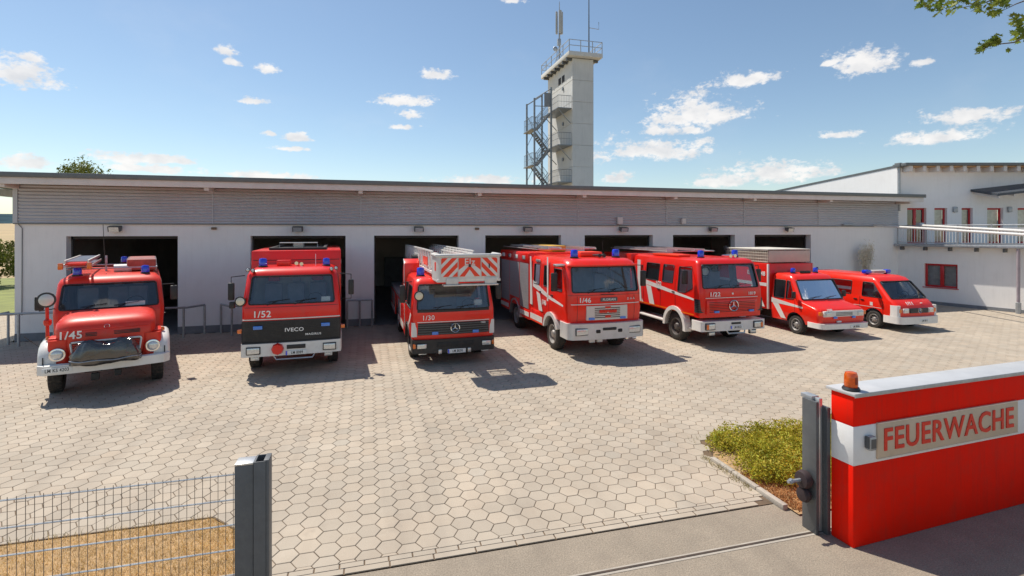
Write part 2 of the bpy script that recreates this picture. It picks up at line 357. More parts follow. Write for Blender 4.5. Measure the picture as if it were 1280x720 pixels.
def pave():
    PF = .272; a = PF / math.sqrt(3); rng = random.Random(3); cells = []
    for i in range(int(-33 / (1.5 * a)), int(40 / (1.5 * a))):
        x = i * 1.5 * a
        for j in range(int((YB - .3) / PF), int(7 / PF)):
            y = j * PF + (PF / 2 if i % 2 else 0)
            if y > -.05 and x > -12.0: continue
            if in_bed(x, y) or in_lawn(x + .16, y - .16) and in_lawn(x, y - .1) and in_lawn(x, y + .14): continue
            p = uv_of(x, y, 0)
            if not p or p[0] < -420 or p[0] > 1700 or p[1] > 1100: continue
            if x > 27.9 and y > -(x - 27.9) * 2.9 + .4 and x > 27.9: 
                if y > -(x - 27.9) * 3.2: continue
            P = [(x + a * math.cos(k * math.pi / 3), y + a * math.sin(k * math.pi / 3)) for k in range(6)]
            P = clip(P, lambda q: q[1] - (YB + .20))
            if -2.12 > x and y < -13.8: P = clip(P, lambda q: q[1] + 14.07)
            elif x < -1.1 and y < -13.9: P = clip(P, lambda q: q[0] + 1.99 + (q[1] + 14.08) * .9 if q[1] > -15.02 else q[0] + 1.15)
            if y > -.5 and x > -12: P = clip(P, lambda q: -.02 - q[1])
            if len(P) < 3 or area(P) < .006: continue
            vis = 0 <= p[0] <= 1280 and p[1] <= 720
            cells.append(((p[2] if vis else 99), P))
    cells.sort(key=lambda c: c[0])
    base = {}
    for k, (_, P) in enumerate(cells[:300]):
        full = len(P) == 6 and area(P) > .06
        h = 0.0
        if full:
            v = rng.randrange(14); cx = sum(p[0] for p in P) / 6; cy = sum(p[1] for p in P) / 6
            if v not in base:
                vs, fs = paver_geo([(p[0] - cx, p[1] - cy) for p in P], 0)
                mb = MB().add(vs, fs); me = mb.mesh('paver', 0, False); me.materials.append(PAVER); tint_attr(me, [rtint(rng)] * len(fs)); base[v] = me
            o = link('paver', base[v], yard); o.location = (cx, cy, rng.uniform(-.0015, .0015)); o.rotation_euler = (rng.gauss(0, .004), rng.gauss(0, .004), rng.gauss(0, .004))
        else:
            cx, cy = P[0]
            vs, fs = paver_geo([(p[0] - cx, p[1] - cy) for p in P], 0)
            me = MB().add(vs, fs).mesh('paver', 0, False); me.materials.append(PAVER); tint_attr(me, [rtint(rng)] * len(fs))
            link('paver', me, yard).location = (cx, cy, 0)
    mb = MB(); T = []
    for _, P in cells[300:]:
        vs, fs = paver_geo(P, rng.uniform(-.0015, .0015)); mb.add(vs, fs); T += [rtint(rng)] * len(fs)
    me = mb.mesh('paving', 0, False); me.materials.append(PAVER); tint_attr(me, T)
    link('paving', me, yard)['kind'] = 'stuff'
    # two border courses along the driveway
    bm_ = {}
    for row, (y0, y1, ln, x0) in enumerate(((YB + .105, YB + .195, .272, -1.6), (YB + .005, YB + .098, .50, -1.6))):
        nvar = []
        for v in range(5):
            vs, fs = paver_geo([(0, y0), (ln - .006, y0), (ln - .006, y1), (0, y1)], 0)
            me = MB().add(vs, fs).mesh('border_stone', 0, False); me.materials.append(PAVER); tint_attr(me, [rtint(rng)] * len(fs)); nvar.append(me)
        x = x0 - rng.random() * .2
        while x < 5.45:
            if x + ln > 5.5: break
            o = link('border_stone', rng.choice(nvar), yard); o.location = (x, 0, rng.uniform(-.001, .001)); x += ln
pave()
# drainage / gate rail in the asphalt
rail = tag(obj('gate_rail', MB().box(-1.0, 16, -16.475, -16.445, -.0155, -.0115), [mat('rail_steel', (.06, .042, .032), .7, metal=.2, var=.3, dirt=(.12, .07, .045), dirt_amt=.6)]), 'narrow steel gate rail set flush in the driveway asphalt', 'rail')
# concrete strip beside rail
obj('rail_strip', MB().add([(-1, -16.51, -.0165), (16, -16.51, -.0165), (16, -16.415, -.0165), (-1, -16.415, -.0165)], [(0, 1, 2, 3)]), KERB)['kind'] = 'structure'

# ---- dry lawn behind the mesh fence
lawn_poly = [(-34, YB - .9), (-1.16, YB - .9), (-1.16, -15.02), (-2.0, -14.08), (-34, -14.08)]
obj('lawn_soil', MB().add([(x, y, -.006) for x, y in lawn_poly], [(0, 1, 2, 3, 4)]), DRYSOIL)['kind'] = 'structure'
EDGE = mat('lawn_edging', (.10, .07, .05), .9, var=.3, scale=8)
obj('lawn_edging', MB().box(-34, -2.0, -14.098, -14.078, -.03, .006), EDGE)['kind'] = 'structure'
obj('lawn_edging', MB().prism([(-2.0, -14.098), (-1.985, -14.078), (-1.135, -15.02), (-1.155, -15.02)], 'z', -.03, .006), EDGE)['kind'] = 'structure'
def blades(n, region, hmin, hmax, w, rng, lean=.6, z=-.01):
    mb = MB(); vs = []; fs = []
    for _ in range(n):
        x, y = region(rng)
        if x is None: continue
        a = rng.uniform(0, 6.28); h = rng.uniform(hmin, hmax); l = rng.uniform(.1, lean) * h; b = rng.uniform(0, 6.28)
        dx, dy = math.cos(a) * w, math.sin(a) * w; o = len(vs)
        vs += [(x - dx, y - dy, z), (x + dx, y + dy, z), (x + dx * .6 + math.cos(b) * l * .4, y + dy * .6 + math.sin(b) * l * .4, z + h * .6), (x - dx * .6 + math.cos(b) * l * .4, y - dy * .6 + math.sin(b) * l * .4, z + h * .6), (x + math.cos(b) * l, y + math.sin(b) * l, z + h)]
        fs += [(o, o + 1, o + 2, o + 3), (o + 3, o + 2, o + 4)]
    mb.add(vs, fs); return mb
def lawn_region(rng):
    x = -1.16 - rng.random() ** 1.6 * 8; y = rng.uniform(YB - .85, -14.1)
    ok = in_lawn(x + .03, y - .03) or (y <= YB and x < -1.18)
    return (x, y) if ok else (None, None)
tag(obj('dry_grass', blades(52000, lawn_region, .02, .065, .0028, random.Random(4), 1.6), DRYGRASS, smooth=0, recalc=False), 'short straw-coloured dry grass behind the wire mesh fence', 'grass', kind='stuff')
WEED = mat('weed_green', (.14, .15, .05), .9, var=.3, transl=.2)
def edge_region(rng):
    t = rng.random()
    x, y = (rng.uniform(-12, -2), -14.06) if t < .5 else (5.42 + rng.gauss(0, .04), rng.uniform(-15.4, -14.2)) if t < .93 else (rng.uniform(5.6, 6.6), -13.58 + rng.gauss(0, .05))
    return (x, y + rng.gauss(0, .02)) if rng.random() < .7 else (None, None)
tag(obj('weeds', blades(900, edge_region, .03, .10, .004, random.Random(5), 1.2), [mat('weed_straw', (.34, .28, .11), .9, var=.3, transl=.2)], smooth=0, recalc=False), 'straggling weeds growing in the joints along the paving edges', 'weeds', kind='stuff')

# ---- planted bed by the sign wall
bed_poly = [(5.56, -16.1), (40, -16.1), (40, -13.55), (6.6, -13.55), (5.9, -13.85), (5.56, -14.3)]
obj('bed_soil', MB().add([(x, y, .004) for x, y in bed_poly], [tuple(range(6))]), DRYSOIL)['kind'] = 'structure'
kerb = thing('kerb', 'low concrete edging kerb beside the green bed', 'kerb')
for k in range(3):
    y0 = -15.93 + k * .53
    box('kerb_stone', KERB, kerb, 5.46, 5.545, y0, y0 + .52, -.03, .055, .012)

# ================================================================ GARAGE
PLASTER = mat('white_plaster', (.90, .88, .86), .9, streak=((.60, .58, .55), .22), var=.02, scale=.8, bump=.10, bscale=90, dirt=(.66, .63, .60), dirt_amt=.18)
PLINTH = mat('grey_plinth', (.22, .23, .25), .9, var=.1, scale=3, dirt=(.14, .14, .14), dirt_amt=.4)
CLAD = mat('corrugated_metal', (.50, .51, .545), .42, metal=.3, var=.06, scale=.6, dirt=(.36, .34, .33), dirt_amt=.25)
FASCIA = mat('fascia_board', (.72, .68, .65), .7, var=.06, scale=2, dirt=(.5, .45, .4), dirt_amt=.3)
LIP = mat('roof_edge_metal', (.17, .18, .18), .5, metal=.4, var=.1)
WOOD = mat('soffit_timber', (.50, .30, .15), .7, var=.2, scale=4)
INTER = mat('garage_interior', (.38, .36, .34), .9, var=.2, scale=.6)
FLOORM = mat('garage_floor', (.26, .25, .24), .7, var=.2, scale=1)
def x_on_wall(u, y=0.0):
    t = (u - 640) / FPX; d = y - CAM.y
    return d * (CY * t + SY) / (CY - SY * t)
gar = thing('fire_station_garage', 'long low white fire station garage with seven open bays', 'garage', (0, 0, 0))
XL, XR = -11.75, 27.86
DU = [(83, 222), (312, 433), (467, 574), (607, 701), (732, 815), (843, 917), (945, 1012)]
DOORS = []
c0 = [(x_on_wall(a) + x_on_wall(b)) / 2 for a, b in DU]
DW = 3.46
for i, c in enumerate(c0): DOORS.append((c - DW / 2, c + DW / 2))
DTOP = 3.62; SB = 4.08
mb = MB(); xs = [XL]
edges = [XL] + [e for d in DOORS for e in d] + [XR]
for i in range(0, len(edges), 2): mb.box(edges[i], edges[i + 1], 0, .32, 0, DTOP)
mb.box(XL, XR, 0, .32, DTOP, 5.42)
obj('front_wall', mb, PLASTER, gar)
[obj('side_wall', MB().box(q, q + .3, .32, 15.7, 0, 5.2), PLASTER, gar) for q in (XL, XR - .3)]
obj('rear_wall', MB().box(XL, XR, 15.7, 16, 0, 5.2), PLASTER, gar)
obj('interior_lining', MB().box(XL + .31, XR - .31, 15.6, 15.69, 0, 4.4).box(XL + .31, XL + .36, .33, 15.6, 0, 4.4).box(XL + .31, XR - .31, .33, 15.6, 4.4, 4.5), INTER, gar)
obj('garage_floor', MB().box(XL, XR, .0, 15.7, -.05, -.004), FLOORM, gar)
for i in range(0, len(edges), 2):
    box('plinth', PLINTH, gar, edges[i] + .002, edges[i + 1] - .002, -.02, -.001, 0, .27)
STEEL_D = mat('dark_door_frame', (.05, .05, .052), .6, var=.1)
for a, b in DOORS:       # raised sectional doors, their tracks and the dark frame set behind the opening
    obj('door_frame', MB().box(a - .02, a + .05, .325, .40, 0, DTOP + .02).box(b - .05, b + .02, .325, .40, 0, DTOP + .02).box(a, b, .325, .40, DTOP - .10, DTOP + .02), STEEL_D, gar)
    obj('raised_door', MB().box(a, b, .6, 4.1, 3.78, 3.83).box(a + .1, b - .1, 1.0, 1.08, 3.72, 3.78).box(a + .1, b - .1, 2.2, 2.28, 3.72, 3.78), SHUTTER, gar)
    obj('door_track', MB().box(a, a + .06, .4, 4.4, 3.66, 3.74).box(b - .06, b, .4, 4.4, 3.66, 3.74), GALV, gar)
for k in range(8):       # roof beams and lockers seen dimly inside
    x = XL + 3 + k * 4.7
    box('interior_beam', INTER, gar, x, x + .2, .4, 15.5, 4.05, 4.39)
for k in range(14):
    x = XL + 2 + k * 2.7
    box('locker', mat('locker_grey', (.12, .13, .15), .6, var=.2), gar, x, x + 1.6, 14.9, 15.55, 0, 2.0, .01)
# corrugated cladding, one sheet per seam
seams = [XL + .12] + [x_on_wall(u, -.05) for u in (266, 451, 595, 722, 833, 930, 1023)] + [XR]
def corr(x0, x1, z0, z1):
    prof = []; n = int((z1 - z0) / .118 * 6)
    for k in range(n + 1):
        z = z0 + (z1 - z0) * k / n; ph = (z - z0) / .118 * 2 * math.pi
        prof.append((-.048 - .022 * math.cos(ph), z))
    m = MB(); vs = [(x, y, z) for x in (x0, x1) for y, z in prof]; q = len(prof)
    m.add(vs, [(i, i + 1, q + i + 1, q + i) for i in range(q - 1)]); return m
for i in range(len(seams) - 1):
    obj('cladding_sheet', corr(seams[i] + .004, seams[i + 1] - .004, SB, 5.42), CLAD, gar, smooth=80)
    if i: box('cladding_seam', CLAD, gar, seams[i] - .012, seams[i] + .012, -.074, -.045, SB, 5.42)
box('corner_trim', CLAD, gar, XL - .02, XL + .115, -.075, -.001, SB, 5.42)
box('drip_edge', LIP, gar, XL, XR, -.09, -.001, SB - .035, SB - .001)
# roof
roof = obj('roof', MB().prism([(-.92, 5.60), (-.92, 5.70), (16.6, 5.35), (16.6, 5.25)], 'x', -14.2, 28.55), LIP, gar)
obj('fascia', MB().box(-14.18, 28.5, -.93, -.87, 5.36, 5.60, .006), FASCIA, roof)
obj('roof_lip', MB().box(-14.22, 28.57, -1.00, -.935, 5.585, 5.755, .01), LIP, roof)
obj('soffit', MB().box(-14.15, 28.45, -.865, -.01, 5.47, 5.50), WOOD, roof)
for k in range(8): obj('soffit_batten', MB().box(-14.15, 28.45, -.84 + k * .105, -.84 + k * .105 + .05, 5.44, 5.469), WOOD, roof)
for x in [XL + .1] + seams[1:-1] + [XR - .15]:
    obj('rafter_end', MB().box(x - .08, x + .08, -.85, -.08, 5.26, 5.435, .008), FASCIA, roof)
obj('verge_board', MB().box(-14.24, -14.18, -1.03, 16, 5.2, 5.5), FASCIA, roof)
# things fixed to the front
def floodlight(x, i):
    f = thing('floodlight', 'dark box floodlight above the bay behind the ' + ['bonneted 1/45 engine', 'flat nosed 1/52 truck', '1/30 ladder truck', 'large crew cab engine', 'square crew cab engine', 'van with roof crate', '1/11 minibus'][i], 'floodlight', (x, -.002, 3.86), 0, 'floodlights above the bays')
    obj('bracket', MB().box(-.03, .03, -.12, 0, -.02, .06), DGREY, f)
    h = obj('housing', MB().prism([(-.34, .10), (-.10, .14), (-.10, -.02), (-.28, -.09)], 'x', -.19, .19, .012), DGREY, f)
    obj('lens', MB().prism([(-.325, .078), (-.275, -.078), (-.285, -.085), (-.335, .075)], 'x', -.15, .15), LENS, h)
for i, u in enumerate((147, 373, 523, 658, 777, 888, 983)): floodlight(x_on_wall(u), i)
for u, w_ in ((268, 'bonneted engine and flat nosed truck'), (596, 'ladder truck and large crew cab engine')):
    s = thing('motion_sensor', 'small brown sensor between the bays of ' + w_, 'sensor', (x_on_wall(u), -.002, 3.9), 0, 'motion sensors')
    obj('sensor_body', MB().box(-.09, .09, -.10, 0, -.04, .05, .02), mat('brown_plastic', (.20, .13, .08), .6), s)
s = thing('junction_box', 'small pale box on the cladding above the fifth bay', 'box', (x_on_wall(773), -.07, 4.28), 0)
obj('box_body', MB().box(-.12, .12, -.14, 0, -.16, .16, .01), FASCIA, s)
s = thing('junction_box', 'small pale box on the cladding between the fifth and sixth bays', 'box', (x_on_wall(852), -.07, 4.28), 0)
obj('box_body', MB().box(-.10, .10, -.14, 0, -.12, .12, .01), FASCIA, s)
s = thing('camera_mount', 'slim grey lamp arm on the wall at the wing end', 'lamp', (x_on_wall(1060), -.07, 4.14), 0)
obj('arm', MB().box(-.5, .25, -.16, 0, -.03, .03, .01), GALV, s)
dp = thing('cable_conduit', 'thin dark conduit running down the corner of the garage', 'conduit', (XL + .22, -.02, 0))
obj('pipe', MB().tube([(0, -.01, .9), (.01, -.01, 3.9), (-.1, -.01, 4.05)], .012, 6), DGREY, dp)
# galvanised tube barriers in front of the piers
def barrier(pts, posts, label, group=None):
    x0, y0 = pts[0]
    t = thing('tube_barrier', label, 'barrier', (x0, y0, 0), 0, group)
    obj('top_rail', MB().tube([(x - x0, y - y0, 1.08) for x, y in pts], .038, 10), GALV, t)
    for x, y in posts: obj('post', MB().tube([(x - x0, y - y0, -.02), (x - x0, y - y0, 1.075)], .038, 10), GALV, t)
for i in range(7):
    a, b = DOORS[i]
    for side in (-1, 1):
        x = a if side < 0 else b
        if i == 0 and side < 0:
            p = [(XL + .1, -.5), (XL + .1, -.95), (XL + 1.7, -.95)]; q = [(XL + .12, -.55), (XL + .62, -.95), (XL + 1.6, -.95)]; lab = 'galvanised tube barrier at the corner beside the first bay'
        elif i > 3: continue
        else:
            p = [(x + side * .95, -.25), (x + side * .55, -.85), (x - side * .12, -.85)] if i in (0,) or (i == 1 and side < 0) else [(x - side * .02, -.45), (x + side * .52, -.45)]
            q = [p[0], (x + side * .45, -.85)] if len(p) == 3 else [p[0], p[1]]
            if i in (1,) and side > 0:
                p = [(x + .08, -.4), (x + 1.02, -.4)]; q = [(x + .08, -.4), (x + .55, -.4), (x + 1.02, -.4)]
            elif i == 2 and side < 0: continue
            lab = 'galvanised tube barrier %s the %s bay' % ('left of' if side < 0 else 'right of', ['first', 'second', 'third', 'fourth'][i])
            lab = lab.replace('left of', 'on the corner side of').replace('right of', 'on the wing side of')
        barrier(p, q, lab, 'tube barriers by the bays')

# ================================================================ OFFICE WING
REDFRAME = mat('red_window_frame', (.50, .018, .02), .4, var=.08, coat=.2)
CURTAIN = mat('curtain', (.72, .70, .66), .9, var=.2, scale=6)
ROOM = mat('dark_room', (.03, .03, .035), .9)
C0 = Vector((XR + .0, 0, 0))
def frame_of(A, B):
    d = (B - A); L_ = d.length; d = d / L_
    return Matrix(((d.x, -d.y, 0, A.x), (d.y, d.x, 0, A.y), (0, 0, 1, 0), (0, 0, 0, 1))), L_
def s_on(A, d, u):
    t = (u - 640) / FPX; k = Vector((t * CY + SY, -t * SY + CY)); ax, ay = A.x - CAM.x, A.y - CAM.y
    det = d.x * -k.y + k.x * d.y           # A + s d = r k
    s = (ax * k.y - k.x * ay) / det
    P = A + d * s; return s, P
wing = thing('office_wing', 'white two storey office wing with red window frames joined to the garage', 'building', (0, 0, 0))
LB = Vector((29.1 + 1.3, -4.95 - 4.6, 0)); ML, LL = frame_of(C0, LB)
def wall_with_holes(name, L_, z0, z1, holes, M, m, parent, th=.30):
    """wall in local x (along) / z, outer face at y = 0, body behind at +y"""
    xs = sorted({0, L_} | {h[0] for h in holes} | {h[1] for h in holes}); zs = sorted({z0, z1} | {h[2] for h in holes} | {h[3] for h in holes})
    mb = MB()
    for i in range(len(xs) - 1):
        for j in range(len(zs) - 1):
            cx, cz = (xs[i] + xs[i + 1]) / 2, (zs[j] + zs[j + 1]) / 2
            if any(h[0] < cx < h[1] and h[2] < cz < h[3] for h in holes): continue
            mb.add([(xs[i], 0, zs[j]), (xs[i + 1], 0, zs[j]), (xs[i + 1], 0, zs[j + 1]), (xs[i], 0, zs[j + 1])], [(0, 1, 2, 3)])
    for h in holes:
        a, b, c, d = h
        mb.add([(a, 0, c), (b, 0, c), (b, 0, d), (a, 0, d), (a, th, c), (b, th, c), (b, th, d), (a, th, d)], [(0, 1, 5, 4), (1, 2, 6, 5), (2, 3, 7, 6), (3, 0, 4, 7)])
    o = obj(name, mb, m, parent, smooth=0, recalc=False); o.matrix_local = M; return o
def window(parent, M, a, b, c, d, mullion=None, curtain=True, dep=.12, fw=.075, door=False):
    w = obj('window', MB().box(a + .002, a + fw, dep, dep + .07, c, d, .006).box(b - fw, b - .002, dep, dep + .07, c, d, .006).box(a + fw, b - fw, dep, dep + .07, d - fw, d, .006).box(a + fw, b - fw, dep, dep + .07, c, c + fw, .006), REDFRAME, parent)
    w.matrix_local = M
    if mullion: obj('mullion', MB().box(mullion - fw * .8, mullion + fw * .8, dep - .01, dep + .06, c + fw, d - fw, .004), REDFRAME, w)
    obj('pane', MB().add([(a + fw, dep + .03, c + fw), (b - fw, dep + .03, c + fw), (b - fw, dep + .03, d - fw), (a + fw, dep + .03, d - fw)], [(0, 1, 2, 3)]), PANE, w, smooth=0)
    mb = MB(); n = max(6, int((b - a) / .05))
    if curtain:
        vs = [(a + (b - a) * k / n, dep + .18 + (.025 if k % 2 else -.01), z) for z in (c, d) for k in range(n + 1)]
        mb.add(vs, [(k, k + 1, n + 2 + k, n + 1 + k) for k in range(n)]); obj('curtain', mb, CURTAIN, w, smooth=70)
    obj('dark_room', MB().box(a - .02, b + .02, dep + .26, dep + .9, c - .02, d + .02), ROOM, w)
    return w
dl = (LB - C0).normalized()
def zz(v, P):
    Z = (P.x - CAM.x) * SY + (P.y - CAM.y) * CY; return CAM.z - (v - HOR) * Z / FPX
s0, P0 = s_on(C0, dl, 1155); s1, P1 = s_on(C0, dl, 1197)
zt, zb = zz(329, P0), zz(358, P0)
wall_with_holes('lower_wall', LL, 0, 2.98, [(s0, s1, zb, zt)], ML, PLASTER, wing)
window(wing, ML, s0, s1, zb, zt, mullion=(s0 + s1) / 2 + .02, dep=.14, fw=.10)
o = obj('window_sill', MB().box(s0 - .05, s1 + .05, -.05, .13, zb - .04, zb - .002, .005), REDFRAME, wing); o.matrix_local = ML
o = obj('plinth', MB().box(0, LL, -.02, -.001, 0, .16), PLINTH, wing); o.matrix_local = ML
# roof terrace slab with brackets and railing along the lower wall
slab = obj('terrace_slab', MB().box(.02, LL, -.38, 8, 2.99, 3.12, .01), GALV, wing); slab.matrix_local = ML
for k in range(9): obj('bracket', MB().box(.25 + k * 1.05, .33 + k * 1.05, -.34, -.002, 2.80, 2.985, .005), DGREY, slab)
UA = C0 + Vector((.02, .02, 0)); UB = Vector((40, -3.35, 0)); MU, LU = frame_of(UA, UB); du = (UB - UA).normalized()
wins = []
for u0, u1 in ((1134, 1158), (1168, 1184), (1202, 1216), (1234, 1254), (1272, 1292)):
    a, Pa = s_on(UA, du, u0); b, Pb = s_on(UA, du, u1); wins.append((a, b, 3.14, zz(260, Pa) - .0))
wall_with_holes('upper_wall', LU, 3.12, 7.25, wins, MU, PLASTER, wing)
for k, (a, b, c, d) in enumerate(wins): window(wing, MU, a, b, c, d, dep=.16, fw=.09, curtain=(k != 0), mullion=(a + b) / 2 if k == 0 else None)
# gable side above the garage roof
obj('gable_wall', MB().prism([(.02, 4.5), (.02, 7.30), (14, 6.15), (14, 4.5)], 'x', XR + .015, XR + .32), PLASTER, wing)
rw = obj('wing_roof', MB().prism([(.0, 7.315), (.0, 7.42), (14.3, 6.25), (14.3, 6.14)], 'x', XR - .01, XR + 12), LIP, wing)
rf = obj('eave', MB().box(-.02, LU, -.65, .35, 7.32, 7.47, .01), LIP, wing); rf.matrix_local = MU
for k in range(15):
    obj('rafter_end', MB().box(.25 + k * .72, .43 + k * .72, -.55, -.002, 7.02, 7.315, .006), FASCIA, rf)
    obj('soffit_board', MB().box(.435 + k * .72, .965 + k * .72, -.50, -.003, 7.25, 7.317), WOOD, rf)
o = obj('downpipe', MB().tube([(.06, -.06, 4.9), (.06, -.06, 7.3)], .05, 8), GALV, wing); o.matrix_local = MU
box('roof_flashing', LIP, wing, XR - .1, XR + .1, -.2, .1, 7.28, 7.52, .01)
# lower porch roof at the far right
a, Pa = s_on(UA, du, 1213)
pr = obj('porch_roof', MB().loft([[(x, y, z + q) for y, z in ((-1.6, 5.62), (-1.6, 5.74), (-.01, 6.08), (-.01, 5.96))] for x, q in ((a, 0), (LU - .2, .95))]), mat('slate_roof', (.055, .065, .08), .5, var=.2), wing); pr.matrix_local = MU
for k in range(6): obj('rafter', MB().prism([(-1.5, 5.50 + .12 * k), (-1.5, 5.62 + .12 * k), (-.01, 5.95 + .12 * k), (-.01, 5.83 + .12 * k)], 'x', a + .15 + k * .8, a + .25 + k * .8), FASCIA, pr)
for u, v in ((1193, 262), (1261, 262)):
    a, P = s_on(UA, du, u); l = obj('wall_lamp', MB().box(a - .11, a + .11, -.12, -.001, zz(v, P) - .15, zz(v, P) + .15, .03), GALV, wing); l.matrix_local = MU
# railing of the terrace
rl = thing('terrace_railing', 'white and grey metal railing along the edge of the roof terrace', 'railing', (0, 0, 0)); rl.matrix_local = ML
BAR = mat('white_rail', (.72, .72, .72), .45, var=.05)
obj('top_rail', MB().tube([(.1, -.3, 4.10), (LL, -.3, 4.10)], .026, 8), GALV, rl)
obj('bottom_rail', MB().box(.1, LL, -.32, -.28, 3.20, 3.24), GALV, rl)
bme = MB().box(-.012, .012, -.312, -.288, 3.24, 3.92).mesh('baluster'); bme.materials.append(BAR)
for k in range(int((LL - .2) / .125)): link('baluster', bme, rl).location = (.16 + k * .125, 0, 0)
obj('mid_rail', MB().box(.1, LL, -.32, -.28, 3.92, 3.96), BAR, rl)
for k in range(8): obj('post', MB().box(.12 + k * 1.3, .17 + k * 1.3, -.345, -.295, 3.0, 4.12), GALV, rl)
# two long white awning tubes fixed by the garage end
pa = gp(1088, 289 - 8.1, 4.13); 
for (u0, v0, z0_, Zd0), (u1, v1, Zd1), lab in (((1088, 281.5, 0, 28.2), (1330, 296.5, 18.5), 'long white tube running from the garage cladding past the terrace railing'), ((1150, 281.8, 0, 26.8), (1330, 291.5, 18.8), 'shorter white tube slung just above its longer twin by the terrace')):
    pts = []
    for k in range(5):
        f = k / 4; Z = Zd0 + (Zd1 - Zd0) * f; iu = 1 / Zd0 + (1 / Zd1 - 1 / Zd0) * 0
        q = (1 / Z - 1 / Zd0) / (1 / Zd1 - 1 / Zd0); u = u0 + (u1 - u0) * q; v = v0 + (v1 - v0) * q
        X = (u - 640) / FPX * Z; pts.append((X * CY + Z * SY, -X * SY + Z * CY + CAM.y, CAM.z - (v - HOR) * Z / FPX))
    t = thing('awning_tube', lab, 'tube', pts[0]); p0 = Vector(pts[0])
    obj('tube', MB().tube([Vector(p) - p0 for p in pts], .06, 10), WHITE, t)
    obj('end_clamp', MB().box(-.14, .14, -.12, .12, -.14, .14, .02), GALV, t)
s, P = s_on(C0, dl, 1275)
cpost = thing('terrace_column', 'slim grey post carrying the roof terrace in front of the lit wall', 'column', (P.x - .28, P.y - .1, 0))
obj('shaft', MB().tube([(0, 0, 0), (0, 0, 2.985)], .065, 12), mat('mauve_grey', (.36, .30, .33), .6, var=.15), cpost)
obj('collar', MB().lathe([(.10, 0), (.10, .5), (.067, .52)], 'z', (0, 0, 0), 12), GALV, cpost)

# ================================================================ HOSE TOWER
CONC = mat('tower_concrete', (.62, .62, .60), .85, streak=((.36, .36, .35), .4), var=.05, scale=.5, bump=.1, bscale=30, dirt=(.42, .42, .41), dirt_amt=.25)
TX, TY, TW, TD = 17.0, 20.2, 1.95, 6.4
tw = thing('hose_tower', 'tall narrow concrete hose tower with railed platform on top', 'tower', (TX, TY, 0))
for k in range(10):
    z0 = k * 1.88; box('wall_panel', CONC, tw, 0, TW, 0, TD, z0 + .012, z0 + 1.868, .012, 1)
obj('core', MB().box(.05, TW - .05, .05, TD - .05, 0, 18.75), CONC, tw)
cap = obj('platform', MB().box(-.55, TW + .65, -.55, TD + .5, 18.85, 19.22, .02), CONC, tw)
for k in range(7): obj('cantilever', MB().box(-.5, TW + .5, .1 + k * 1.0, .3 + k * 1.0, 18.62, 18.845), DGREY, cap)
rails = []
X0, X1, Y0, Y1 = -.5, TW + .6, -.5, TD + .45
for z in (19.72, 20.2): obj('guard_rail', MB().tube([(X0, Y0, z), (X1, Y0, z), (X1, Y1, z), (X0, Y1, z)], .035, 6, closed=True), GALV, tw)
for x, y in [(X0, Y0), (X1, Y0), (X1, Y1), (X0, Y1), (X0 + 1.05, Y0), (X1 - .9, Y0)] + [(X0, Y0 + k * 1.5) for k in range(1, 5)] + [(X1, Y0 + k * 1.5) for k in range(1, 5)]:
    obj('guard_post', MB().tube([(x, y, 19.2), (x, y, 20.22)], .04, 6), GALV, tw)
obj('cable_duct', MB().box(TW - .001, TW + .06, .1, .2, 0, 18.6), GALV, tw)
for k in (0, 1): obj('window', MB().box(-.03, .01, 1.9 + k * .9, 2.5 + k * .9, 17.3, 17.9), ROOM, tw)
# mobile-radio mast and whip antenna on the platform
ms = thing('radio_mast', 'steel antenna mast with panel aerials on the tower platform', 'antenna', (TX + .15, TY + 3.6, 19.22))
obj('pole', MB().tube([(0, 0, 0), (0, 0, 3.2), (0, 0, 6.0)], [.10, .08, .03], 8), GALV, ms)
for q in range(3):
    an = q * 2.09 + .4; obj('panel_antenna', MB().box(-.14, .14, -.08, .08, 3.0, 5.1, .05), mat('antenna_grey', (.42, .42, .40), .5), ms, loc=(.27 * math.cos(an), .27 * math.sin(an), 0), rot=(0, 0, an + 1.57))
for q in range(3): obj('stay', MB().tube([(0, 0, 1.3), (.8 * math.cos(q * 2.1), .8 * math.sin(q * 2.1), 0)], .03, 5), GALV, ms)
obj('dish', MB().lathe([(.02, 0), (.22, .08), (.24, .12), (.0, .13)], 'y', (-.35, 0, 1.6), 12), GALV, ms)
obj('relay_box', MB().box(-.2, .12, -.12, .12, 1.9, 2.5, .02), GALV, ms)
wh = thing('whip_antenna', 'thin whip antenna with short side arm on the tower platform', 'antenna', (TX + TW - .15, TY + .6, 19.22))
obj('whip', MB().tube([(0, 0, 0), (0, 0, 3), (0, 0, 9)], [.06, .05, .025], 6), DGREY, wh)
obj('side_arm', MB().tube([(0, 0, 2.6), (.95, 0, 2.55), (.95, 0, 3.2)], .03, 5), GALV, wh)
